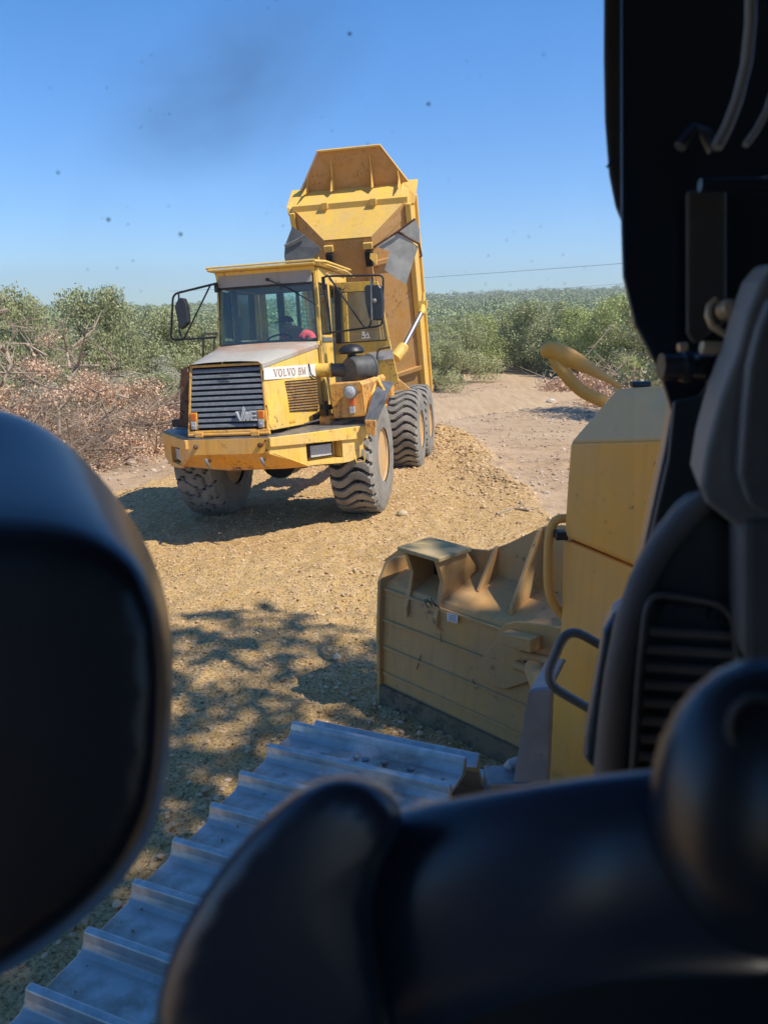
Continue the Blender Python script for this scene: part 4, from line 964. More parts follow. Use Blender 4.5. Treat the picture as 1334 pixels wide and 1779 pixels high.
mb = MB(); mb.prism([wl_(aty(*p, 15.3)) for p in ((643, 440), (654, 441), (654, 459), (642, 449))], (0, .06, 0)); b('warning_bracket', M['bed'], mb, parent=bed, bevel=.004)
mb = MB(); mb.tube([wl_(aty(*p, 14.3)) for p in ((555, 460), (553, 447), (550, 452), (543, 460))], .02, 6); b('hose_clamp', M['bed'], mb)

# ---- driver
def skin(name, pts, edges, rad, m, parent=None, sub=2):
    me = bpy.data.meshes.new(name); me.from_pydata([tuple(p) for p in pts], edges, []); o = bpy.data.objects.new(name, me); col.objects.link(o)
    if parent is not None: o.parent = parent
    sk = o.modifiers.new('skin', 'SKIN'); sk.use_smooth_shade = True
    for i, v in enumerate(me.skin_vertices[0].data): v.radius = (rad[i], rad[i]) if not isinstance(rad[i], tuple) else rad[i]
    me.skin_vertices[0].data[0].use_root = True
    s_ = o.modifiers.new('sub', 'SUBSURF'); s_.levels = sub; s_.render_levels = sub; me.materials.append(m); return o
hd = TY(498, 566, .62)       # head centre
print('HEAD', hd); S = hd-Vector((0, 0, .11)); S.x += .13; S.y += .06
pel = Vector((S.x+.06, .80, S.z-.47))
nk = S+Vector((-.02, 0, .06))
pts = [pel, pel.lerp(S, .5), S+Vector((0, .02, -.04)), nk, hd+Vector((.01, .01, -.05)), hd+Vector((0, 0, .05)),
       S+Vector((-.19, 0, -.05)), S+Vector((-.26, -.12, -.24)), c+Vector((0, 0, 0)), S+Vector((.22, .0, -.05)), S+Vector((.25, -.12, -.27)), S+Vector((.12, -.28, -.34)),
       pel+Vector((-.11, -.03, -.02)), pel+Vector((-.14, -.44, .03)), pel+Vector((-.14, -.50, -.38)), pel+Vector((.11, -.03, -.02)), pel+Vector((.14, -.44, .03)), pel+Vector((.14, -.50, -.38))]
wc = TY(486, 593, .32); pts[8] = wc+Vector((.10, .03, .02))
ed = [(0, 1), (1, 2), (2, 3), (3, 4), (4, 5), (2, 6), (6, 7), (7, 8), (2, 9), (9, 10), (10, 11), (0, 12), (12, 13), (13, 14), (0, 15), (15, 16), (16, 17)]
rd = [(.16, .13), (.16, .12), (.16, .10), .06, .085, .088, .065, .05, .035, .065, .05, .035, .10, .075, .06, .10, .075, .06]
person = skin('person', [TM @ p for p in pts], ed, rd, M['skin'])
tag(person, 'driver in a dark cap and red shirt sitting behind the truck windscreen', 'person')
mb = MB(); h2 = TM @ hd
def ell(mb, c_, r_, n=12, half=False):
    mb.lathe([(r_[0]*math.sin(a_), r_[2]*math.cos(a_)) for a_ in np.linspace(math.pi*(.5 if half else 1), .02, n)], c_, (0, 0, 1), 20)
ell(mb, h2+Vector((0, 0, .055)), (.108, .108, .085), half=True); mb.prism([h2+Vector((-.05, -.09, .06)), h2+Vector((-.155, -.075, .045)), h2+Vector((-.175, -.02, .045)), h2+Vector((-.155, .045, .045)), h2+Vector((-.05, .09, .06))], (0, 0, .012))
o = mb.build('cap', M['cap'], None, smooth=True); o.parent = person
mb = MB()  # face: nose, brow, ear
mb.tube([h2+Vector((-.085, -.0, .02)), h2+Vector((-.112, -.01, -.012)), h2+Vector((-.09, -.0, -.02))], [.010, .017, .01], 8)
mb.tube([h2+Vector((-.085, -.015, -.05)), h2+Vector((-.092, 0, -.047)), h2+Vector((-.085, .02, -.05))], .008, 6); mb.lathe([(.0, 0), (.028, .004), (.018, .012), (0, .014)], h2+Vector((.015, -.088, 0)), (.1, -1, 0), 12)
o = mb.build('face', M['skin'], None, smooth=True); o.parent = person
spts = [TM @ p for p in (pts[0], pts[1], pts[2]+Vector((0, 0, .02)), pts[6], pts[6].lerp(pts[7], .75), pts[9], pts[9].lerp(pts[10], .75))]
shirt = skin('shirt', spts, [(0, 1), (1, 2), (2, 3), (3, 4), (2, 5), (5, 6)], [(.175, .145), (.175, .135), (.165, .115), .078, .062, .078, .062], M['shirt'], person)

# ================================================================== the bulldozer we sit in
HDG = R(22); DF = Vector((math.sin(HDG), math.cos(HDG), 0)); DR = Vector((math.cos(HDG), -math.sin(HDG), 0)); DZ = Vector((0, 0, 1))
dz = empty('bulldozer', (0, 0, 0)); tag(dz, 'yellow crawler bulldozer seen from inside its dark cab, with hood, angled blade and left track', 'bulldozer')
def D(r, f, z): return DR*r+DF*f+DZ*z
DMX = Matrix(((DR.x, DF.x, 0, 0), (DR.y, DF.y, 0, 0), (0, 0, 1, 0), (0, 0, 0, 1)))
def d(name, m, mb, **k): return mb.build(name, m, k.pop('parent', dz), **k)

# ---- left track: shoes along the chain
RI_, ROu = -.70, -1.46
TZ = 1.035; ZB = .02; RAD = (TZ-ZB)/2; FI = 2.42; FS = -.75
def chain(s):          # s = distance along the track top from the front idler crest, forward positive
    Lt = FI-FS; half = math.pi*RAD
    per = 2*Lt+2*half; s = s % per
    if s < half: a_ = s/RAD; return FI+RAD*math.sin(a_), ZB+RAD+RAD*math.cos(a_), a_
    s -= half
    if s < Lt: return FI-s, ZB, math.pi
    s -= Lt
    if s < half: a_ = math.pi+s/RAD; return FS+RAD*math.sin(a_), ZB+RAD+RAD*math.cos(a_), a_
    s -= half; return FS+s, TZ, 0
PER = 2*(FI-FS)+2*math.pi*RAD; NS = round(PER/.203); PT = PER/NS
track = empty('crawler_track'); track.parent = dz
def shoe_mb(r0, r1):     # local: x across, y along (forward), z out
    mb = MB(); w = r1-r0; xs_ = [0, .02, w-.02, w]
    prof = [(-.100, .012), (-.060, .010), (.040, .006), (.056, .014), (.064, .032), (.070, .058), (.092, .060), (.101, .032), (.103, .004), (.103, -.016), (.06, -.018), (-.100, -.006)]
    mb.loft([[(x, a_, z_) for a_, z_ in prof] for x in (0, w)])
    mb.m[5] = mb.m[4] = 1
    for x_ in (.34, .46):
        for y_ in (-.062, -.018): mb.lathe([(.014, -.005), (.014, .022), (.009, .025), (0, .025)], (x_*w/.76, y_, 0), (0, 0, 1), 6)
    return mb
M['polish'] = plain('polished_grouser', (.50, .49, .46), .35, .5, .25, 20)
shoes = {}
for side_, (r0, r1) in (('l', (ROu, RI_)), ('r', (.80, 1.56))):
    proto = None; grp = track if side_ == 'l' else None
    if side_ == 'r': grp = empty('crawler_track'); grp.parent = dz
    for i in range(NS):
        f_, z_, a_ = chain(i*PT+.06)
        if side_ == 'l' and proto is None: proto = d('track_shoe', [M['shoe'], M['polish']], shoe_mb(r0, r1), parent=grp, bevel=.004, seg=2); o = proto
        else:
            o = proto.copy() if proto else shoes['p'].copy(); col.objects.link(o); o.parent = grp
        if side_ == 'l' and 'p' not in shoes: shoes['p'] = o
        proto = shoes['p']
        rj = random.uniform(-.006, .006)
        o.matrix_local = DMX @ Matrix.Translation((r0+rj, f_, z_)) @ Matrix.Rotation(-a_, 4, 'X')
# bolts on the crest shoes
for (px, py) in ((635, 1318), (634, 1331), (713, 1334), (692, 1343), (560, 1310)):
    q = atz(px, py, TZ+.015); mb = MB(); mb.lathe([(.014, 0), (.014, .012), (.009, .014), (0, .014)], q-Vector((0, 0, .012)), (0, 0, 1), 6); d('shoe_bolt', M['steel'], mb, parent=track)
mb = MB()
for f_ in (FI, FS): mb.lathe([(.40, -.06), (.43, -.06), (.43, .06), (.40, .06), (.1, .09), (0, .09)], D((RI_+ROu)/2, f_, ZB+RAD), DR, 28)
for i in range(7): mb.lathe([(0, -.16), (.10, -.16), (.10, .16), (0, .16)], D((RI_+ROu)/2, FS+.5+i*.38, .16), DR, 14)
d('track_roller', M['steel'], mb, parent=track, smooth=True)
mb = MB(xf=DMX); mb.box(((RI_+ROu)/2, (FI+FS)/2, .52), (.36, FI-FS-.3, .42)); mb.box(((RI_+ROu)/2, (FI+FS)/2, 1.0), (.16, FI-FS, .05)); d('track_frame', M['dozer'], mb, bevel=.01)
mb = MB(xf=DMX); mb.box(((.80+1.56)/2, (FI+FS)/2, .52), (.36, FI-FS-.3, .42)); d('track_frame', M['dozer'], mb, bevel=.01)
# loose dirt lying on the shoes
n = 420; pu = rng.uniform(0, 1, n); pf = rng.uniform(-.3, 2.6, n)
k = vnoise(pf*3, pu*5, 55) > .45; pu, pf = pu[k], pf[k]
V_ = []; F_ = []
for u_, f_ in zip(pu, pf):
    c_ = D(ROu+.04+u_*.68, f_, TZ+.014); s_ = .003+.007*random.random()**2; b0 = len(V_)
    for p in IV: V_.append(tuple(c_+Vector(p)*s_*random.uniform(.7, 1.2)))
    F_ += [tuple(int(i)+b0 for i in q) for q in IF]
o = npmesh('caked_dirt', V_, F_, clod_mat('clod_grey', (.30, .25, .19), (.55, .49, .40)), parent=track); tag(o, kind='stuff')
# grey guard plate standing inboard of the track
mb = MB(); gp = [aty(*p, 2.45) for p in ((917, 1199), (957, 1195), (946, 1420), (878, 1420))]; mb.prism(gp, DF*.03+DR*.01); mb.prism([gp[0], gp[1], gp[1]+DF*.35-DZ*.04, gp[0]+DF*.35-DZ*.04], (0, 0, -.02))
d('track_guard', plain('guard_steel_blue', (.24, .25, .27), .45, .3, .25, 7, .1, 30), mb, bevel=.012)
mb = MB(); mb.tube([aty(*p, 2.55) for p in ((868, 1362), (878, 1345), (890, 1330), (905, 1325))], .03, 8); mb.box(aty(880, 1365, 2.5), (.16, .12, .1)); d('chain_link', M['steel'], mb, bevel=.01)

# ---- hood: its rear left face stands at 45 degrees to the heading
A0 = aty(970, 1000, 3.0); HN = Vector((-.918, -.397, 0))
def hp(px, py, o=0): return onplane(px, py, A0+HN*o, HN)
seamL, seamR = (978, 931), (1105, 984)
lo = [(978, 935), (1105, 988), (1210, 1030), (1215, 1560), (935, 1560), (948, 1350), (956, 1215), (973, 1090)]
up = [(990, 768), (1215, 762), (1215, 1030), (1105, 984), (979, 931), (984, 850)]
ex = DF*.75+DR*.45+Vector((0, 0, -.42))
mb = MB(); mb.prism([hp(*p) for p in lo], DF*.5+DR*.15+Vector((0, 0, -.1))); hood_lo = d('hood_door', M['dozer'], mb, bevel=.014, seg=3)
mb = MB(); mb.prism([hp(*p, .016) for p in up], DF*.45+DR*.15+Vector((0, 0, -.2))); hood_up = d('hood', M['dozer'], mb, bevel=.014, seg=3)
# leaning top cap; its lean and paler paint stand in for sky sheen
pL, pR = hp(990, 768, .016), hp(1215, 762, .016)
cap_n = (HN*.93+Vector((0, 0, .36))).normalized()
def cp(px, py): return onplane(px, py, pL, cap_n)
mb = MB(); mb.prism([pL, pR, cp(1215, 690), cp(1160, 669), cp(1148, 668), cp(1078, 673), cp(1068, 678)], DF*.4+DR*.15+Vector((0, 0, -.3))); d('hood_cap', paint('hood_cap_sheen', (.66, .45, .20), rust=.0, dust=.8, dustc=(.60, .43, .22), rough=.55), mb, parent=hood_up, bevel=.012, seg=3)
mb = MB(); mb.box(cp(1112, 668)+Vector((.02, .06, -.005)), (.07, .04, .022)); d('hood_latch', M['black'], mb, parent=hood_up, bevel=.008)
mb = MB(); mb.box(hp(974, 929, .02), (.05, .05, .035)); d('hood_hinge', M['black'], mb, parent=hood_lo, bevel=.005)
# dozer body beyond (hidden part of the hood, belly) and the cab shell
mb = MB(xf=DMX); mb.box((.42, 2.75, 1.3), (.5, 1.2, 1.5)); mb.box((.05, 1.4, .62), (1.2, 3.2, .4)); d('engine_body', M['dozer'], mb, bevel=.02)
# looped rail on top of the hood
q = [aty(*p, 3.15) for p in ((1078, 672), (1040, 650), (1000, 627), (968, 612), (957, 608))]
mb = MB(); qq = rnd(q, .12, 5); k_ = len(qq); mb.tube(qq+[q[4]+Vector((-.020, 0, -.006)), q[4]+Vector((-.034, 0, -.012)), q[4]+Vector((-.040, 0, -.016))], [.010+.027*min(1, i/(k_*.55)) for i in range(k_)]+[.033, .021, .005], 20, flat=.6)
q2 = [aty(*p, 3.15) for p in ((957, 612), (962, 628), (985, 655), (1012, 682), (1050, 698))]; qq = rnd(q2, .12, 5); k_ = len(qq); mb.tube(qq, [.018+.008*min(1, i/(k_*.5)) for i in range(k_)], 18, flat=.6); d('hood_handle', M['dozer'], mb, smooth=True)
mb = MB(); mb.tube(rnd([aty(*p, 3.0) for p in ((990, 900), (962, 902), (952, 935), (951, 1015), (958, 1045), (982, 1075))], .09, 6), .019, 10); d('grab_rail', M['dozer'], mb, smooth=True)
mb = MB(); mb.tube(rnd([P(*p, 1.35) for p in ((1075, 1139), (985, 1088), (944, 1185), (1050, 1247))], .035, 6), .0085, 10); d('door_handle_loop', M['railgrey'], mb, smooth=True)

# ---- blade
BL = Vector((-.009, 5.117, 0)); BD = Vector((.700, -.714, 0)).normalized(); BN = Vector((-BD.y, BD.x, 0))
BN = -BN if BN.dot(BL) > 0 else BN           # points back towards us
def bl(s_, h, n=0): return BL+BD*s_+BN*n+DZ*h
def bpx(px, py, n=0): return onplane(px, py, BL+BN*n, BN)
LB = 4.1
def uv(px, py): p = bpx(px, py)-BL; return p.dot(BD), p.z
mb = MB(); 
prof = [(.0, -.10), (.02, .12), (.015, .45), (.0, .84), (-.03, .905), (-.40, 1.03), (-.43, 1.02), (-.09, .86), (-.16, .45), (-.10, .1), (-.03, -.10)]
mb.loft([[bl(s_, h, n_) for n_, h in prof] for s_ in (0, LB)])
blade = d('blade', M['blade'], mb, bevel=.012)
mb = MB(); mb.prism([bl(-.02, -.12, .05), bl(-.02, .55, .06), bl(-.02, .93, .04), bl(-.02, 1.06, -.04), bl(-.02, 1.07, -.10), bl(-.02, 1.03, -.43), bl(-.02, -.12, -.30)], BD*.03); d('end_plate', M['blade'], mb, parent=blade, bevel=.006)
mb = MB(); mb.prism([bl(0, -.12, .035), bl(LB, -.12, .035), bl(LB, .14, .035), bl(0, .14, .035)], BN*.02); d('cutting_edge', paint('dirty_edge', (.17, .135, .085), rust=.8, rustc=(.06, .05, .04), dust=.6, dustc=(.25, .18, .10), rough=.85), mb, parent=blade)
# horizontal weld ribs
for (pa, pb, n_) in (((668, 1023), (1000, 1088), .006), ((668, 1075), (1000, 1150), .02), ((668, 1121), (1000, 1213), .024), ((668, 1165), (1000, 1265), .026)):
    s1, h1 = uv(*pa); h1 = h1; mb = MB(); mb.tube([bl(.02, h1, n_), bl(LB-.02, h1, n_)], .011, 6); d('weld_seam', M['blade'], mb, parent=blade)
# spill guard rising in the middle, with its upright gussets
BT = BL+BN*-.40; 
def sgp(px, py, n=-.40): return onplane(px, py, BL+BN*n, BN)
mb = MB(); pts = [(666, 990), (664, 975), (697, 951), (790, 951), (845, 957), (880, 945), (943, 915), (975, 913), (1120, 960), (1120, 1060)]
ps = [sgp(*p) for p in pts]; mb.prism([bl(.0, .97, -.40)]+ps[1:-1]+[bl((ps[-2]-BL).dot(BD)+.1, .97, -.40)], BN*-.025); d('spill_guard', M['blade'], mb, parent=blade, bevel=.004)
def guss(base, tip, back, w=.025):
    mb = MB(); tp = sgp(*tip); s0 = (tp-BL).dot(BD)-w; hb = tp.z
    mb.prism([bl(s0, .93, back), bl(s0, 1.0, -.41), bl(s0, hb, -.41), bl(s0, hb-.01, -.37), bl(s0, .97, back)], BD*w); return mb
d('gusset', M['blade'], guss((843, 995), (866, 949), -.20), parent=blade, bevel=.004); d('gusset', M['blade'], guss((910, 1012), (943, 917), -.10), parent=blade, bevel=.004)
# box bracket near the left end: two cheeks and a lid
s0, _ = uv(706, 1000); s1, _ = uv(758, 1020)
for i_, ss_ in enumerate((s0, s1)):
    mb = MB(); hh = 1.20
    arc = [(.03+.0*1, .72), (.035, .80), (.0, .90), (-.03, 1.04), (.02, hh-.03), (.04, hh)]
    mb.prism([bl(ss_, h, n_) for n_, h in arc]+[bl(ss_, hh, -.26), bl(ss_, 1.03, -.40), bl(ss_, .88, -.06)], BD*.035)
    d('bracket_cheek', M['blade'], mb, parent=blade, bevel=.004)
mb = MB(); mb.prism([bl(s0-.03, 1.20, .06), bl(s1+.07, 1.20, .06), bl(s1+.07, 1.20, -.27), bl(s0-.03, 1.20, -.27)], (0, 0, .03)); d('bracket_lid', paint('bracket_worn', (.42, .30, .12), rust=.6, rustc=(.2, .14, .08), dust=.6, dustc=(.48, .36, .20), rough=.8), mb, parent=blade, bevel=.006)
mb = MB(); mb.prism([bl(s0, .96, -.24), bl(s1, .96, -.24), bl(s1, 1.2, -.24), bl(s0, 1.2, -.24)], BN*-.01); d('bracket_shade', M['dark'], mb, parent=blade)  # near-black plate standing in for shade inside the bracket's opening
# reinforcing plate with a curved outline, and the push-arm pads on it
gpts = [(835, 1150), (848, 1130), (862, 1115), (868, 1095), (880, 1082), (900, 1078), (1100, 1105), (1100, 1215), (960, 1190), (930, 1180), (905, 1188), (880, 1196), (855, 1190), (840, 1175)]
mb = MB(); mb.prism([bpx(*p, .02) for p in gpts], BN*.022); d('trunnion_plate', M['blade'], mb, parent=blade, bevel=.008, seg=3)
mb = MB(); mb.hexa([bpx(*p, .03) for p in ((886, 1092), (942, 1102), (942, 1127), (886, 1112))]+[bpx(*p, .03)+BN*.14 for p in ((892, 1088), (946, 1098), (946, 1122), (892, 1108))]); d('push_arm_pad', M['blade'], mb, parent=blade, bevel=.008)
for pa, pb in (((905, 1137), (985, 1157)), ((895, 1155), (975, 1180))):
    mb = MB(); mb.tube([bpx(*pa, .06), bpx(*pb, .06)], .030, 10); d('pin_bar', M['blade'], mb, parent=blade, smooth=True)
mb = MB(); mb.tube([bpx(912, 1146, .045), bpx(980, 1163, .045)], .016, 8); d('slot', M['dark'], mb, parent=blade)
mb = MB(); mb.tube([bpx(930, 1160, .06), D(.1, 2.2, .55)], .07, 12); mb.tube([bpx(1090, 1130, .06), D(.3, 2.4, .9)], .06, 12); d('push_arm', M['blade'], mb, smooth=True)
mb = MB(); mb.prism([bpx(*p, .022) for p in ((777, 1064), (795, 1069), (795, 1083), (777, 1078))], BN*.004); pl_ = d('number_plate', M['white'], mb, parent=blade)
mb = MB()
for k in range(4): mb.prism([bpx(779, 1067+k*3, .028), bpx(792, 1070+k*3, .028), bpx(792, 1070.8+k*3, .028), bpx(779, 1067.8+k*3, .028)], BN*.001)
d('plate_lines', M['grille'], mb, parent=pl_)
mb = MB()
for a_, b_ in (((738, 1045), (744, 1057)), ((742, 1040), (752, 1055)), ((748, 1038), (757, 1054)), ((754, 1048), (764, 1057)), ((738, 1042), (750, 1046))):
    p, q = bpx(*a_, .014), bpx(*b_, .014); nn = (q-p).normalized().cross(BN)*.0035; mb.prism([p-nn, q-nn, q+nn, p+nn], BN*.003)
d('scuff_marks', M['mirror'], mb, parent=blade)
mb = MB()
for a_, b_ in (((765, 1100), (767, 1116)), ((731, 1138), (724, 1163)), ((820, 1180), (828, 1198)), ):
    p, q = bpx(*a_, .028), bpx(*b_, .028); nn = (q-p).normalized().cross(BN)*.003; mb.prism([p-nn, q-nn, q+nn, p+nn], BN*.002)
d('scratches', M['mirror'], mb, parent=blade)

# ---- cab interior (close to the lens, out of focus)
def slab(name, m, pts, dep, ex, bevel=.006, seg=3, parent=None, tilt=0):
    mb = MB(); mb.prism([P(px, py, dep+tilt*(py-700)/1000.) for px, py in pts], ex); return d(name, m, mb, bevel=bevel, seg=seg, parent=parent or cabin)
mb = MB(xf=DMX)
mb.box((.0, -.15, 3.42), (1.9, 2.3, .08)); mb.box((.90, -.1, 2.3), (.05, 2.2, 2.2)); mb.box((-.25, -1.2, 2.3), (1.3, .05, 2.2)); mb.box((.65, -1.2, 1.75), (.5, .05, 1.0)); mb.box((.06, -.2, 1.28), (1.0, 1.6, .06)); mb.box((.45, -.3, 1.8), (.5, .9, .9))  # unseen walls closed where windows belong, to keep the interior dark
mb.box((.80, .5, 2.7), (.08, .08, 1.4)); mb.box((.80, -1.15, 2.7), (.1, .1, 1.4)); mb.box((-.80, -1.15, 2.7), (.1, .1, 1.4))
cabin = d('cab', M['intmid'], mb, bevel=.02)
OUT = (ray(1080, 500).normalized())
# front pillar
slab('front_pillar', M['int'], [(1078, -160), (1078, 390), (1081, 480), (1101, 565), (1145, 650), (1165, 715), (1152, 790), (1110, 985), (1075, 1120), (1560, 1120), (1560, -160)], .80, OUT*.07, .004)
slab('pillar_trim', plain('pillar_rubber_strip', (.075, .068, .06), .7), [(1049, -160), (1048, 100), (1050, 210), (1057, 300), (1068, 355), (1083, 392), (1096, 395), (1096, -160)], .86, OUT*.04, .006)
mb = MB(); mb.tube([P(1062+12*math.sin(0), 280, .855), P(1054, 290, .85)], .0015, 5); d('trim_joint', M['int'], mb, parent=cabin)
slab('pillar_panel', M['intmid'], [(1170, 700), (1215, 690), (1300, 560), (1300, 1000), (1215, 860), (1130, 985), (1120, 975), (1160, 800)], .775, OUT*.02, .003)
slab('pillar_plate', plain('brown_grey_plate', (.085, .072, .055), .6), [(1192, 330), (1262, 328), (1262, 560), (1205, 600), (1192, 580)], .77, OUT*.02, .004)
# strap and hoses high on the right
mb = MB(); mb.tube([P(*p, .62) for p in ((1304, -40), (1303, 40), (1296, 110), (1280, 175), (1262, 222), (1244, 256))], .0045, 10); d('grab_strap', M['inttan'], mb, smooth=True, parent=cabin)
mb = MB(); mb.tube([P(*p, .66) for p in ((1345, 150), (1330, 195), (1312, 228), (1294, 252))], .003, 8); d('cable', M['inttan'], mb, smooth=True, parent=cabin)
mb = MB(); mb.tube([P(*p, .7) for p in ((1293, 320), (1345, 309))], .003, 6); d('clip', M['inttan'], mb, parent=cabin)
mb = MB(); mb.tube([P(*p, .7) for p in ((1215, 322), (1300, 320), (1360, 324))], .006, 8); mb.tube([P(*p, .7) for p in ((1180, 255), (1205, 225), (1225, 232), (1240, 262))], .006, 8); d('visor_rail', M['int'], mb, parent=cabin, smooth=True)
# gas strut and ball studs
mb = MB(); mb.tube([P(1147, 637, .72), P(1182, 637, .72), P(1183, 637, .72), P(1228, 637, .72)], [.0125, .0125, .0135, .0135], 16); mb.lathe([(.014, 0), (.016, .005), (.014, .01)], P(1186, 637, .72), RC, 16); d('strut', plain('dark_chrome', (.05, .055, .065), .25, .7, .2, 40), mb, parent=cabin, smooth=True)
mb = MB(); mb.tube([P(1240, 632, .71), P(1268, 640, .71)], .019, 12); d('strut_end', M['int'], mb, parent=cabin, smooth=True)
mb = MB(); mb.lathe([(.001, -.009), (.006, -.008), (.0092, -.003), (.0092, .003), (.006, .008), (0, .009)], P(1262, 538, .69), -FW, 18); d('ball_stud', M['brass'], mb, parent=cabin, smooth=True)
mb = MB(); mb.tube([P(*p, .69) for p in ((1243, 520), (1232, 530), (1229, 548), (1236, 566), (1252, 577), (1264, 584))], .003, 8); mb.tube([P(*p, .69) for p in ((1218, 604), (1256, 606))], .006, 8); mb.tube([P(*p, .7) for p in ((1178, 604), (1192, 602))], .004, 8); d('hinge_clip', M['brass'], mb, parent=cabin, smooth=True)
# right trim column, tan front and grey flank
mb = MB()
tr = [(1345, 455), (1318, 490), (1296, 545), (1280, 610), (1250, 690), (1226, 780), (1215, 850), (1226, 876), (1262, 905), (1300, 930), (1420, 960), (1420, 455)]
slab('trim_column', M['inttan'], tr, .60, OUT*.10, .006, 3)
slab('trim_flank', M['intgrey'], [(1338, 520), (1318, 570), (1300, 640), (1290, 740), (1284, 830), (1300, 880), (1345, 905), (1460, 905), (1460, 470)], .575, OUT*.05, .004, 2)
slab('door_post', M['intgrey'], [(1285, 900), (1460, 900), (1460, 1190), (1340, 1170), (1284, 1150)], .595, OUT*.08, .010, 3)
# lower door trim with a rounded edge
dt = [(1215, 862), (1175, 895), (1135, 945), (1103, 1005), (1082, 1075), (1066, 1170), (1055, 1260), (1046, 1345), (1040, 1430), (1460, 1430), (1460, 900), (1290, 930)]
slab('door_trim', M['intmid'], dt, .66, OUT*.05, .012, 5)
mb = MB(); mb.tube([P(*p, .662) for p in ((1225, 868), (1188, 902), (1146, 954), (1115, 1012), (1094, 1080), (1078, 1172), (1068, 1262), (1060, 1345), (1056, 1420))], [.010, .0115, .0115, .012, .013, .014, .0145, .0145, .0145], 18); d('trim_edge', M['intgrey'], mb, parent=cabin, smooth=True)
# vent panel
fr_ = [(1100, 1350), (1112, 1180), (1124, 1060), (1134, 1040), (1160, 1036), (1272, 1052), (1280, 1064), (1280, 1350)]
mb = MB(); mb.tube(rnd([P(*p, .645) for p in ((1094, 1400), (1108, 1180), (1124, 1032), (1180, 1036), (1272, 1054), (1282, 1200))], .02, 5), .0028, 8); d('vent_frame', M['intgrey'], mb, parent=cabin, smooth=True)
vp = slab('vent_panel', M['intmid'], [(1098, 1400), (1110, 1190), (1128, 1046), (1276, 1060), (1286, 1400)], .655, OUT*.01, .002)
for k in range(10):
    y_ = 1096+k*31; xl = 1123-(y_-1060)*.085
    mb = MB(); mb.tube([P(xl+4, y_, .648), P(1272, y_+9, .648)], .0045, 10, flat=.7); d('louver', M['intgrey'], mb, parent=vp, smooth=True)
for (x_, y_) in ((1162, 1060), (1242, 1068)):
    mb = MB(); mb.lathe([(.0065, 0), (.0065, .003), (.003, .003), (.003, .001), (0, .001)], P(x_, y_, .648), -FW, 16); d('screw', M['int'], mb, parent=vp)
slab('rubber_stop', M['intgloss'], [(1082, 1058), (1062, 1072), (1046, 1100), (1038, 1150), (1014, 1285), (1012, 1315), (1022, 1335), (1040, 1343), (1100, 1345), (1110, 1060)], .90, OUT*.05, .012, 4)

# left arm rest: rounded pad with a sloping top
def close_loft(name, m, rings, sub=2, parent=None):
    mb = MB(); n = len(rings[0]); vs = [p for r_ in rings for p in r_]; fs = []
    for k in range(len(rings)-1):
        for i in range(n): j = (i+1) % n; fs.append((k*n+i, k*n+j, (k+1)*n+j, (k+1)*n+i))
    fs += [tuple(range(n)), tuple((len(rings)-1)*n+i for i in range(n))]; mb.add(vs, fs)
    return mb.build(name, m, parent or cabin, smooth=True, sub=sub)
ff = [(-320, 915), (-80, 912), (100, 922), (195, 942), (258, 982), (290, 1060), (297, 1175), (289, 1322), (271, 1417), (229, 1500), (150, 1588), (18, 1684), (-120, 1760), (-320, 1820)]
ss = [(-320, 640), (-60, 690), (30, 708), (110, 752), (190, 835), (262, 940), (301, 1060), (304, 1180), (296, 1330), (278, 1425), (236, 1510), (155, 1598), (20, 1694), (-120, 1770), (-320, 1830)]
ss = [ss[0], ss[1], ss[2], ss[3], ss[4], ss[5], ss[6], ss[7], ss[8], ss[9], ss[10], ss[11], ss[12], ss[14]]
def shrink(q, k, cx=0, cy=1250): return [(cx+(x-cx)*k, cy+(y-cy)*k) for x, y in q]
r0 = [P(*p, .400) for p in shrink(ff, .90)]; r1 = [P(*p, .402) for p in ff]; r2 = [P(*p, .53) for p in [((a_[0]*.35+b_[0]*.65), (a_[1]*.35+b_[1]*.65)) for a_, b_ in zip(ff, ss)]]; r3 = [P(*p, .60) for p in ss]; r4 = [P(*p, .63) for p in shrink(ss, .975)]; r5 = [P(*p, .64) for p in shrink(ss, .85)]
close_loft('arm_rest', M['int'], [r0, r1, r2, r3, r4, r5], 2)
# steering handle: thick curved grip with a flange at its left end
gx = [(500, 1760, 120, .385), (560, 1690, 190, .375), (650, 1625, 214, .365), (750, 1590, 200, .352), (860, 1562, 190, .34), (1000, 1530, 182, .33), (1130, 1515, 182, .33), (1260, 1510, 185, .33), (1420, 1510, 190, .33)]
rings = []
for x_, y_, h_, dp in gx:
    c_ = P(x_, y_, dp+.0); rr = h_/FPX*dp; rings.append([c_+UP*rr*math.cos(a_)+FW*rr*.45*math.sin(a_) for a_ in np.linspace(0, 2*math.pi, 17)[:-1]])
close_loft('handle_grip', M['intgloss'], rings, 1)
# flange disc: outline seen at a slant
fo = [(262, 1800), (270, 1735), (295, 1650), (345, 1560), (415, 1465), (480, 1398), (540, 1354), (590, 1340), (640, 1346), (676, 1370), (700, 1402), (704, 1440), (660, 1500), (640, 1620), (700, 1800), (650, 1900), (300, 1900)]
rA = [P(*p, .318) for p in shrink(fo, .86, 500, 1650)]; rB = [P(*p, .322) for p in shrink(fo, .95, 500, 1650)]; rC = [P(*p, .335) for p in fo]; rD = [P(*p, .352) for p in shrink(fo, .99, 500, 1650)]; rE = [P(*p, .362) for p in shrink(fo, .9, 500, 1650)]
close_loft('handle_flange', M['intgloss'], [rA, rB, rC, rD, rE], 1)
mb = MB(); c_ = P(1340, 1400, .30)
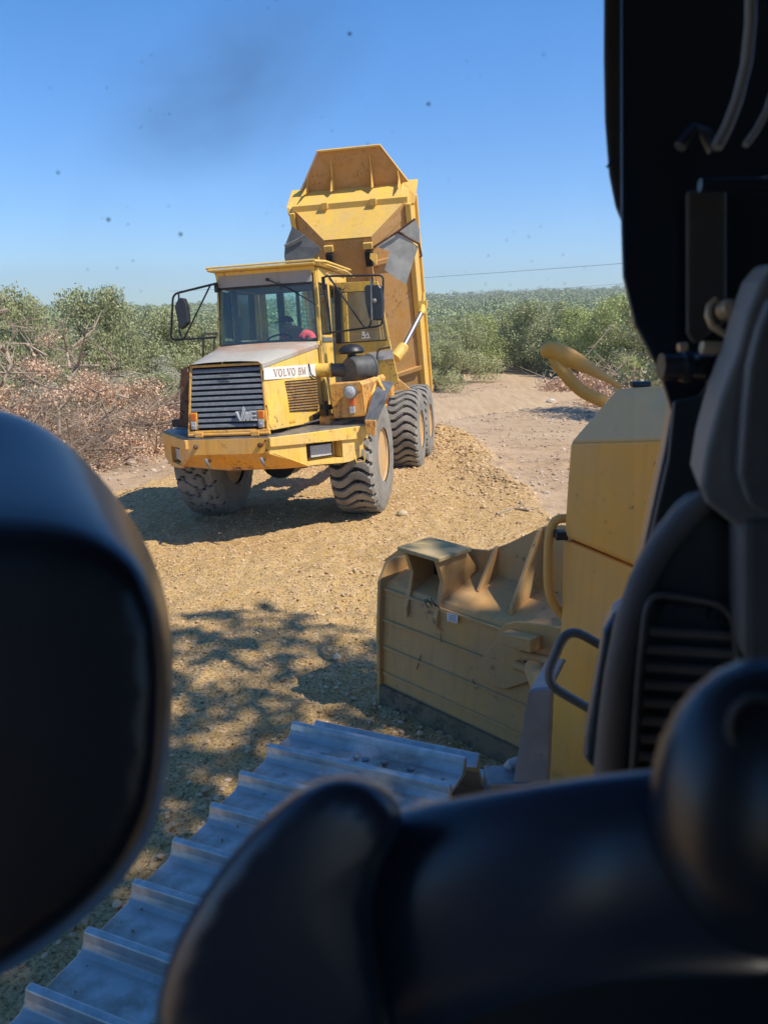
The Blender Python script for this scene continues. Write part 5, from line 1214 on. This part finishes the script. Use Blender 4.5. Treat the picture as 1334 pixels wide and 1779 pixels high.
# big round knob at the right
rings = []
for t_ in np.linspace(.04, math.pi-.04, 14):
    rings.append([c_+UP*math.cos(a_)*.0585*math.sin(t_)+RC*math.sin(a_)*.047*math.sin(t_)-FW*.03*math.cos(t_) for a_ in np.linspace(0, 2*math.pi, 29)[:-1]])
close_loft('control_knob', M['int'], rings, 0)
mb = MB(); mb.tube([c_+UP*(.036+.011*math.cos(a_))+RC*(-.014+.011*math.sin(a_))-FW*(.019+.0) for a_ in np.linspace(0, 2*math.pi, 25)[:-1]], .0016, 8, closed=True); d('knob_ring', M['intmid'], mb, parent=cabin, smooth=True)
slab('console', M['int'], [(620, 1700), (900, 1650), (1150, 1500), (1500, 1350), (1600, 2100), (300, 2100)], .37, FW*.06, .02, 3)
# window pane in front of us, dusty and specked
mb = MB(); mb.prism([P(-120, -120, .88), P(1100, -120, .88), P(1100, 1120, .88), P(1040, 1400, .88), P(900, 1880, .88), P(-120, 1880, .88)], FW*.005); d('window_pane', M['cabglass'], mb)

# ================================================================== vegetation
def leaves(cl, n, size, r, squash=.8, shell=.45):
    """leaf quads filling a set of clumps (centre, radius)"""
    w = np.array([c[3]**2 for c in cl]); w = w/w.sum(); idx = r.choice(len(cl), n, p=w); C = np.array([c[:3] for c in cl])[idx]; rad = np.array([c[3] for c in cl])[idx]
    dv = r.normal(size=(n, 3)); dv /= np.linalg.norm(dv, axis=1)[:, None]; rr = rad*(shell+(1-shell)*r.uniform(0, 1, n))**.7*r.uniform(.75, 1.15, n)
    p = C+dv*rr[:, None]*np.array([1, 1, squash])
    a = r.normal(size=(n, 3))+dv*.7; a /= np.linalg.norm(a, axis=1)[:, None]; t = np.cross(a, r.normal(size=(n, 3))); t /= np.linalg.norm(t, axis=1)[:, None]; u = np.cross(a, t)
    s = size*r.uniform(.6, 1.35, n)[:, None]
    V = np.stack([p-t*s*.5, p+u*s*.32, p+t*s*.5, p-u*s*.32], 1).reshape(-1, 3)
    F = np.arange(n*4).reshape(-1, 4); return V, F
def crown_clumps(r, H, W, k, low=.12):
    cl = []
    for i in range(k):
        a = r.uniform(0, 2*math.pi); q = r.uniform(0, 1)**.55; z = r.uniform(low, 1); env = math.sqrt(max(.05, 1-((z-.45)/.62)**2))
        cl.append((math.cos(a)*q*W/2*env*.85, math.sin(a)*q*W/2*env*.85, z*H, r.uniform(.13, .25)*W*(1.1-.45*z)))
    return cl
def limbs(r, H, W, cl, tr=.11):
    mb = MB(); base = Vector((0, 0, -.2)); fork = Vector((r.uniform(-.15, .15), r.uniform(-.15, .15), H*r.uniform(.16, .26))); mb.tube([base, fork], [tr*1.35, tr], 8)
    for c in cl[:12]:
        e = Vector(c[:3]); mid = fork.lerp(e, .5)+Vector((r.uniform(-.15, .15), r.uniform(-.15, .15), -.05*H)); mb.tube([fork, mid, e], [tr*.6, tr*.38, tr*.12], 5)
    return mb
def make_tree(seed, H, W, nleaf, size, leaf, low=.12, k=34):
    r = np.random.default_rng(seed); cl = crown_clumps(r, H, W, k, low); V, F = leaves(cl, nleaf, size, r)
    root = empty('scrub_oak_tree'); c = npmesh('crown', V, F, leaf, parent=root); limbs(r, H, W, cl).build('trunk', M['bark'], root, smooth=True)
    return root
def copy_tree(o):
    c = o.copy(); col.objects.link(c)
    for ch in o.children:
        e = ch.copy(); col.objects.link(e); e.parent = c
    return c
protos = [make_tree(s_, 3.6, 4.2, 13000, .105, m_, lo_) for s_, m_, lo_ in ((1, M['leaf'], .08), (2, M['leaf'], .06), (3, M['leafgrey'], .05), (4, M['leaf2'], .05), (5, M['leafgrey'], .08), (6, M['leaf'], .14))]
used = set()
def place(i, x, y, s=1., sz=1., rz=None, label=None, group=None, name=None):
    o = protos[i] if i not in used else copy_tree(protos[i]); used.add(i)
    o.location = (x, y, hz(x, y)-.05); o.scale = (s, s, s*sz); o.rotation_euler = (0, 0, random.uniform(0, 6.28) if rz is None else rz)
    tag(o, label or 'dusty green scrub oak in the dense thicket behind the clearing', 'tree', group or 'scrub oaks of the thicket behind the clearing'); 
    if name: o.name = name
    return o
# front row on the right, along the clearing's edge
for px, Y_, i, s, sz, lab in ((758, 33, 0, .62, 1.0, 'small green bush right beside the raised bed at the edge of the clearing'), (800, 37, 0, .80, 1.1, 'round green bush left of where the dirt road ends'), (835, 43, 3, .8, 1.05, 'yellow green bush on the left side of the dirt road bend'),
        (880, 47, 0, 1., 1., 'dark bush at the end of the dirt road'), (915, 44, 1, 1.0, 1.0, 'dark oak just right of the end of the dirt road'), (955, 42, 5, 1.0, 1.05, 'dark leafy oak directly above the tan hood handle'),
        (1010, 40, 3, .95, .95, 'bright green oak behind the brown brush heap on the right'), (1065, 38, 3, 1., 1.05, 'tallest bright green oak next to the black cab pillar'), (1115, 36, 0, .9, 1., 'green oak half hidden by the black cab pillar'),
        (1095, 31, 3, .45, .9, 'small bright bush beside the brown brush on the right')):
    p = aty(px, 600, Y_); place(i, p.x, Y_, s, sz, label=lab)
r_ = random.Random(5)
KIND = ['dark green', 'mid green', 'pale grey green', 'bright yellow green', 'dusty grey green', 'tall dark green']
def row(Y_, ytop, x0, x1, gap, ids, where, group):
    x_ = x0
    while x_ < x1:
        h = max(1.6, (2.76+(541-ytop+r_.uniform(-9, 7))/FPX*Y_)-hz(x_, Y_)); s = h/4.9; w = min(1.25, max(.62, s*1.15))
        x_ += r_.uniform(2.0, 3.1)*w; yy_ = Y_+r_.uniform(-.04, .04)*Y_
        if yy_ < 52 and Y_ < 51 and abs(x_-6.) < 3.2 and where[0] == 'b': continue
        i = r_.choice(ids); place(i, x_, yy_, w, s/w*r_.uniform(.95, 1.1), label=KIND[i]+' scrub oak '+where, group=group)
for Y_, yt in ((40, 598), (44, 588), (49, 580), (55, 572), (62, 564), (70, 557), (79, 550), (89, 544), (100, 538)):
    row(Y_, yt, -4-.05*Y_, .42*Y_+3, 1, (0, 1, 2, 3, 5) if Y_ > 52 else (0, 1, 3, 3), 'behind the clearing', 'scrub oaks of the thicket behind the clearing')
# left thicket behind the brush
for px, py, Y_, i, s, sz, lab in ((135, 497, 28, 5, .85, 1.25, 'tallest oak on the left with its crown against the sky'), (185, 505, 28.6, 1, .6, 1.65, 'tall oak just right of the tallest one on the left skyline'), (45, 507, 25, 5, .50, 1.3, 'oak at the left edge standing clear against the sky'), (-20, 497, 25, 1, .7, 1.3, 'oak cut off by the left edge of the photo'),
        (235, 533, 31, 5, .8, 1.25, 'round topped oak midway between the tall oaks and the truck mirror'), (288, 541, 33, 1, .85, 1.2, 'oak left of the truck mirror'), (340, 545, 34, 0, .85, 1.2, 'oak right behind the truck mirror')):
    p = aty(px, py, Y_); z_ = hz(p.x, Y_); place(i, p.x, Y_, s, (p.z-z_)/(3.6*s*1.02), label=lab)
for Y_, yt, x1 in ((23.5, 622, -6.2), (26, 607, -5.0), (30, 592, -4.2), (35, 580, -3.6), (41, 571, -2.5), (50, 564, -1), (62, 558, 0), (78, 553, 1)):
    row(Y_, yt, -.52*Y_-3.5, x1, 1, (1, 2, 4, 2, 4), 'left of the truck in the thicket', 'oaks of the thicket left of the truck')
# the wood running back to the ridge: one mass
nb = 5200; r = np.random.default_rng(11)
wy = 105+r.power(1.3, nb)*620; wx = r.uniform(-1, 1, nb)*(.62*wy+40)
k = vnoise(wx/30, wy/30, 4)+.35*r.uniform(-1, 1, nb) > .30; wx, wy = wx[k], wy[k]; wz = height(wx, wy, False)
Vs = []; nl = 150
rad = r.uniform(2.0, 3.6, len(wx))*(1+wy/900)
rad = np.where(wy < 200, rad*.72, rad); hh = r.uniform(.6, 1.2, len(wx))
dv = r.normal(size=(len(wx), nl, 3)); dv /= np.linalg.norm(dv, axis=2)[..., None]; dv[..., 2] = np.abs(dv[..., 2])*1.15-.12
p = np.stack([wx, wy, wz+.2], -1)[:, None]+dv*(rad[:, None]*r.uniform(.72, 1.08, (len(wx), nl)))[..., None]*np.stack([np.ones_like(hh), np.ones_like(hh), hh*.95], -1)[:, None]
p = p.reshape(-1, 3); n = len(p)
a = r.normal(size=(n, 3))+dv.reshape(-1, 3)*.8; a /= np.linalg.norm(a, axis=1)[:, None]; t_ = np.cross(a, r.normal(size=(n, 3))); t_ /= np.linalg.norm(t_, axis=1)[:, None]; u = np.cross(a, t_)
s = (np.repeat(rad, nl)*.18*r.uniform(.6, 1.3, n))[:, None]
V = np.stack([p-t_*s*.5, p+u*s*.4, p+t_*s*.5, p-u*s*.4], 1).reshape(-1, 3)
tag(npmesh('distant_woodland', V, np.arange(n*4).reshape(-1, 4), M['farwood']), 'unbroken green woodland running back to the ridge on the horizon', 'woodland', kind='stuff')
# shade tree to the right of the bulldozer; the photo shows only its dappled shadow
sh = make_tree(23, 14, 10.5, 11500, .26, M['leaf'], .58, 20); sh.location = (5.9, .0, hz(5.9, .0)); sh.name = 'shade_oak_tree'
tag(sh, 'tall oak standing right of the bulldozer that dapples the ground with shade', 'tree')

for x_, y_, s_, lab in ((9.6, 23.6, 1.2, 'oak standing right of the clearing, hidden behind the cab pillar, the far one of two'), (7.6, 15.2, .85, 'oak standing right of the clearing, hidden behind the cab pillar, the near one of two')):
    place(0, x_, y_, s_, 1.15, label=lab, group='oaks right of the clearing')
# ---- brush heaps
def brush(name, x, y, W, H, seed, label, nl=12000, nb=190, ls=.066, leaf='leafdead'):
    r = np.random.default_rng(seed); root = empty(name, (x, y, hz(x, y)-.05)); mb = MB()
    rr = random.Random(seed)
    for i in range(nb):
        a = rr.uniform(0, 6.28); q = rr.random()**.6*W/2; z0 = rr.uniform(0, H)*max(.1, 1-(2*q/W)**2)*.85; L_ = rr.uniform(.5, 1.7)*(1.3 if i < 14 else .8)
        p0 = Vector((math.cos(a)*q, math.sin(a)*q*.6, z0)); el = rr.uniform(-.25, .9); az = rr.uniform(0, 6.28); dv_ = Vector((math.cos(az)*math.cos(el), math.sin(az)*math.cos(el)*.6, math.sin(el)))
        p1 = p0+dv_*L_*.5+Vector((rr.uniform(-.12, .12),)*3); p2 = p0+dv_*L_+Vector((rr.uniform(-.2, .2), rr.uniform(-.1, .1), rr.uniform(-.15, .2))); w = (.035 if i < 14 else .013)*rr.uniform(.6, 1.3)
        mb.tube([p0, p1, p2], [w, w*.7, w*.25], 5)
        for k_ in range(2):
            e = p1+Vector((rr.uniform(-.4, .4), rr.uniform(-.3, .3), rr.uniform(-.1, .4))); mb.tube([p1, e], [w*.5, w*.15], 4)
    mb.build('branches', M['deadwood'], root)
    cl = [(c0*W/2*.85, c1*W/2*.5, H*.8*max(.05, (1-(c0*c0+c1*c1)))*c2, .14*W*rr.uniform(.6, 1.3)) for c0, c1, c2 in [(rr.uniform(-1, 1), rr.uniform(-1, 1), rr.random()) for _ in range(36)]]
    V, F = leaves(cl, nl, ls, r, .6, .1); V[:, 2] = np.maximum(V[:, 2], .02)
    npmesh('dead_leaves', V, F, M[leaf], parent=root); return tag(root, label, 'brush pile', 'heaps of cleared brush')
for i, (px, Y_, W, H, lab) in enumerate(((20, 17.2, 4.2, 4.2, 'tall brown brush heap at the left edge of the photo'), (75, 16.2, 3.0, 1.1, 'low brush heap in front, nearest the black arm rest'), (110, 19.5, 3.6, 3.9, 'tall spiky brush heap with upright dead limbs under the tallest oak'), (165, 17.8, 3.2, 1.25, 'broad low brush heap in the middle of the row'),
        (205, 20.6, 3.4, 2.7, 'brush heap behind the row, left of the truck'), (250, 18.9, 3.0, 1.4, 'low tangled brush heap left of the truck grille'), (305, 20.5, 2.8, 1.35, 'brush heap right beside the truck grille'), (330, 21.8, 2.0, 1.7, 'narrow brush heap partly behind the truck'), (-40, 15.0, 3.4, 2.6, 'brush heap behind the arm rest at the far left'))):
    p = aty(px, 700, Y_); brush('brush_pile', p.x, Y_, W, H, 40+i, lab)
for px, Y_, W, H, lab in ((1010, 33, 4.0, 1.5, 'reddish brown brush heap below the bright oak on the right'), (1090, 30, 3.2, 1.6, 'brown brush heap against the black cab pillar'), (1120, 27, 4.4, .7, 'low pile of pale stones and twigs behind the hood')):
    p = aty(px, 640, Y_); brush('brush_pile', p.x, Y_, W, H, int(px), lab, 3600, 60, .12)
def limb(pts, Y_, w, label):
    mb = MB(); q = [aty(x_, y_, Y_+.25*math.sin(i*1.7)) for i, (x_, y_) in enumerate(pts)]; k = len(q); mb.tube(q, [w*(1-.75*i/(k-1)) for i in range(k)], 7)
    r = random.Random(k*7+int(Y_*10)); 
    for i in range(1, k):
        for _ in range(2): e = q[i]+Vector((r.uniform(-.35, .35), r.uniform(-.2, .2), r.uniform(.0, .4))); mb.tube([q[i], e], [w*.3, w*.08], 4)
    tag(mb.build('dead_branch', M['deadwood'], None, smooth=True), label, 'branch', 'bare limbs sticking out of the brush')
limb([(0, 602), (12, 612), (20, 634), (8, 660), (-10, 690)], 15.8, .06, 'bent pale limb at the left edge')
limb([(120, 662), (136, 636), (144, 605), (150, 572)], 17.4, .05, 'pale upright limb in the middle of the brush')
limb([(122, 640), (117, 612), (112, 585), (109, 560)], 17.6, .035, 'thin pale limb leaning left in the middle of the brush')
limb([(30, 640), (55, 660), (80, 672), (110, 678)], 15.6, .035, 'pale limb lying across the near left brush')
limb([(200, 685), (225, 692), (240, 688), (262, 662)], 17.4, .03, 'crooked twig in the low brush left of the truck')
limb([(205, 725), (225, 732), (245, 737), (262, 735)], 16.8, .025, 'pale stick lying at the foot of the brush')
limb([(722, 905), (745, 907), (770, 909)], 10.2, .012, 'thin twig lying on the ground beyond the blade') if 0 else None
mb = MB(); q = [atz(*p, .0) for p in ((862, 912), (890, 905), (915, 908), (935, 902))]; q = [Vector((v.x, v.y, hz(v.x, v.y)+.03)) for v in q]; mb.tube(q, [.018, .014, .012, .006], 6); mb.tube([q[1], q[1]+Vector((.25, .2, .06))], [.01, .004], 5); mb.tube([q[2], q[2]+Vector((-.1, .3, .1))], [.01, .004], 5)
tag(mb.build('dead_branch', M['deadwood'], None), 'twiggy dead branch on the dirt just above the blade', 'branch')

# ---- power lines
def wire(p0, p1, Y0, Y1, sag, rad, label):
    a_ = aty(*p0, Y0); b_ = aty(*p1, Y1); a_, b_ = a_+(a_-b_)*2.2, b_+(b_-a_)*1.2; mb = MB(); q = []
    for i in range(33):
        t_ = i/32; v = a_.lerp(b_, t_); v.z -= sag*4*t_*(1-t_)-sag*4*.5*.5*.9; q.append(v)
    mb.tube(q, rad, 5); tag(mb.build('power_line', m_, None), label, 'cable')
m_ = M['grille']; wire((745, 481), (1075, 459), 95, 80, .5, .022, 'dark power line crossing the sky above the wooded ridge')
m_ = plain('bare_wire', (.55, .56, .55), .5); wire((745, 516), (1078, 494), 88, 75, .5, .022, 'pale power line hanging lower, in front of the wooded ridge')

# ---- dusty air, and the diesel smoke drifting over the truck
HAZE = .0005
hb = MB(); hb.box((0, 800, 40), (2600, 1800, 90)); ho = hb.build('haze', None or M['glass'], None)
hm = bpy.data.materials.new('haze_air'); hm.use_nodes = True; nt = hm.node_tree; nt.nodes.remove(nt.nodes['Principled BSDF'])
pv_ = nt.nodes.new('ShaderNodeVolumePrincipled'); pv_.inputs['Color'].default_value = (.93, .95, 1, 1); pv_.inputs['Density'].default_value = HAZE; pv_.inputs['Anisotropy'].default_value = .2
nt.links.new(pv_.outputs[0], nt.nodes['Material Output'].inputs['Volume']); ho.data.materials.clear(); ho.data.materials.append(hm)
tag(ho, 'thin dusty air that pales the far woods', 'haze', kind='stuff')
sm = bpy.data.materials.new('diesel_smoke'); sm.use_nodes = True; nt = sm.node_tree; nt.nodes.remove(nt.nodes['Principled BSDF'])
pv_ = nt.nodes.new('ShaderNodeVolumePrincipled'); pv_.inputs['Color'].default_value = (.12, .12, .13, 1); pv_.inputs['Absorption Color'].default_value = (.02, .02, .02, 1)
co_ = nt.nodes.new('ShaderNodeTexCoord').outputs['Object']; ln = nt.nodes.new('ShaderNodeVectorMath'); ln.operation = 'LENGTH'; nt.links.new(co_, ln.inputs[0])
rd_ = ramp(nt, ln.outputs['Value'], [(0, g(1)), (.45, g(.55)), (.97, g(0))]); nz_ = ramp(nt, noise(nt, co_, 1.6, 5, .6, .6), [(.36, g(.06)), (.66, g(1))])
m1_ = N(nt, 'ShaderNodeMath', operation='MULTIPLY'); nt.links.new(rd_.outputs[0], m1_.inputs[0]); nt.links.new(nz_.outputs[0], m1_.inputs[1])
m2_ = N(nt, 'ShaderNodeMath', operation='MULTIPLY'); nt.links.new(m1_.outputs[0], m2_.inputs[0]); m2_.inputs[1].default_value = .62
nt.links.new(m2_.outputs[0], pv_.inputs['Density']); nt.links.new(pv_.outputs[0], nt.nodes['Material Output'].inputs['Volume'])
bm = bmesh.new(); bmesh.ops.create_icosphere(bm, subdivisions=3, radius=1); me = bpy.data.meshes.new('smoke'); bm.to_mesh(me); bm.free(); me.materials.append(sm)
so_ = bpy.data.objects.new('smoke', me); col.objects.link(so_); so_.location = P(400, 150, 13); so_.scale = (3.0, 1.3, 1.5); so_.rotation_euler = (0, R(-22), 0)
tag(so_, 'thin dark diesel smoke drifting in the sky above and left of the truck', 'smoke', kind='stuff')
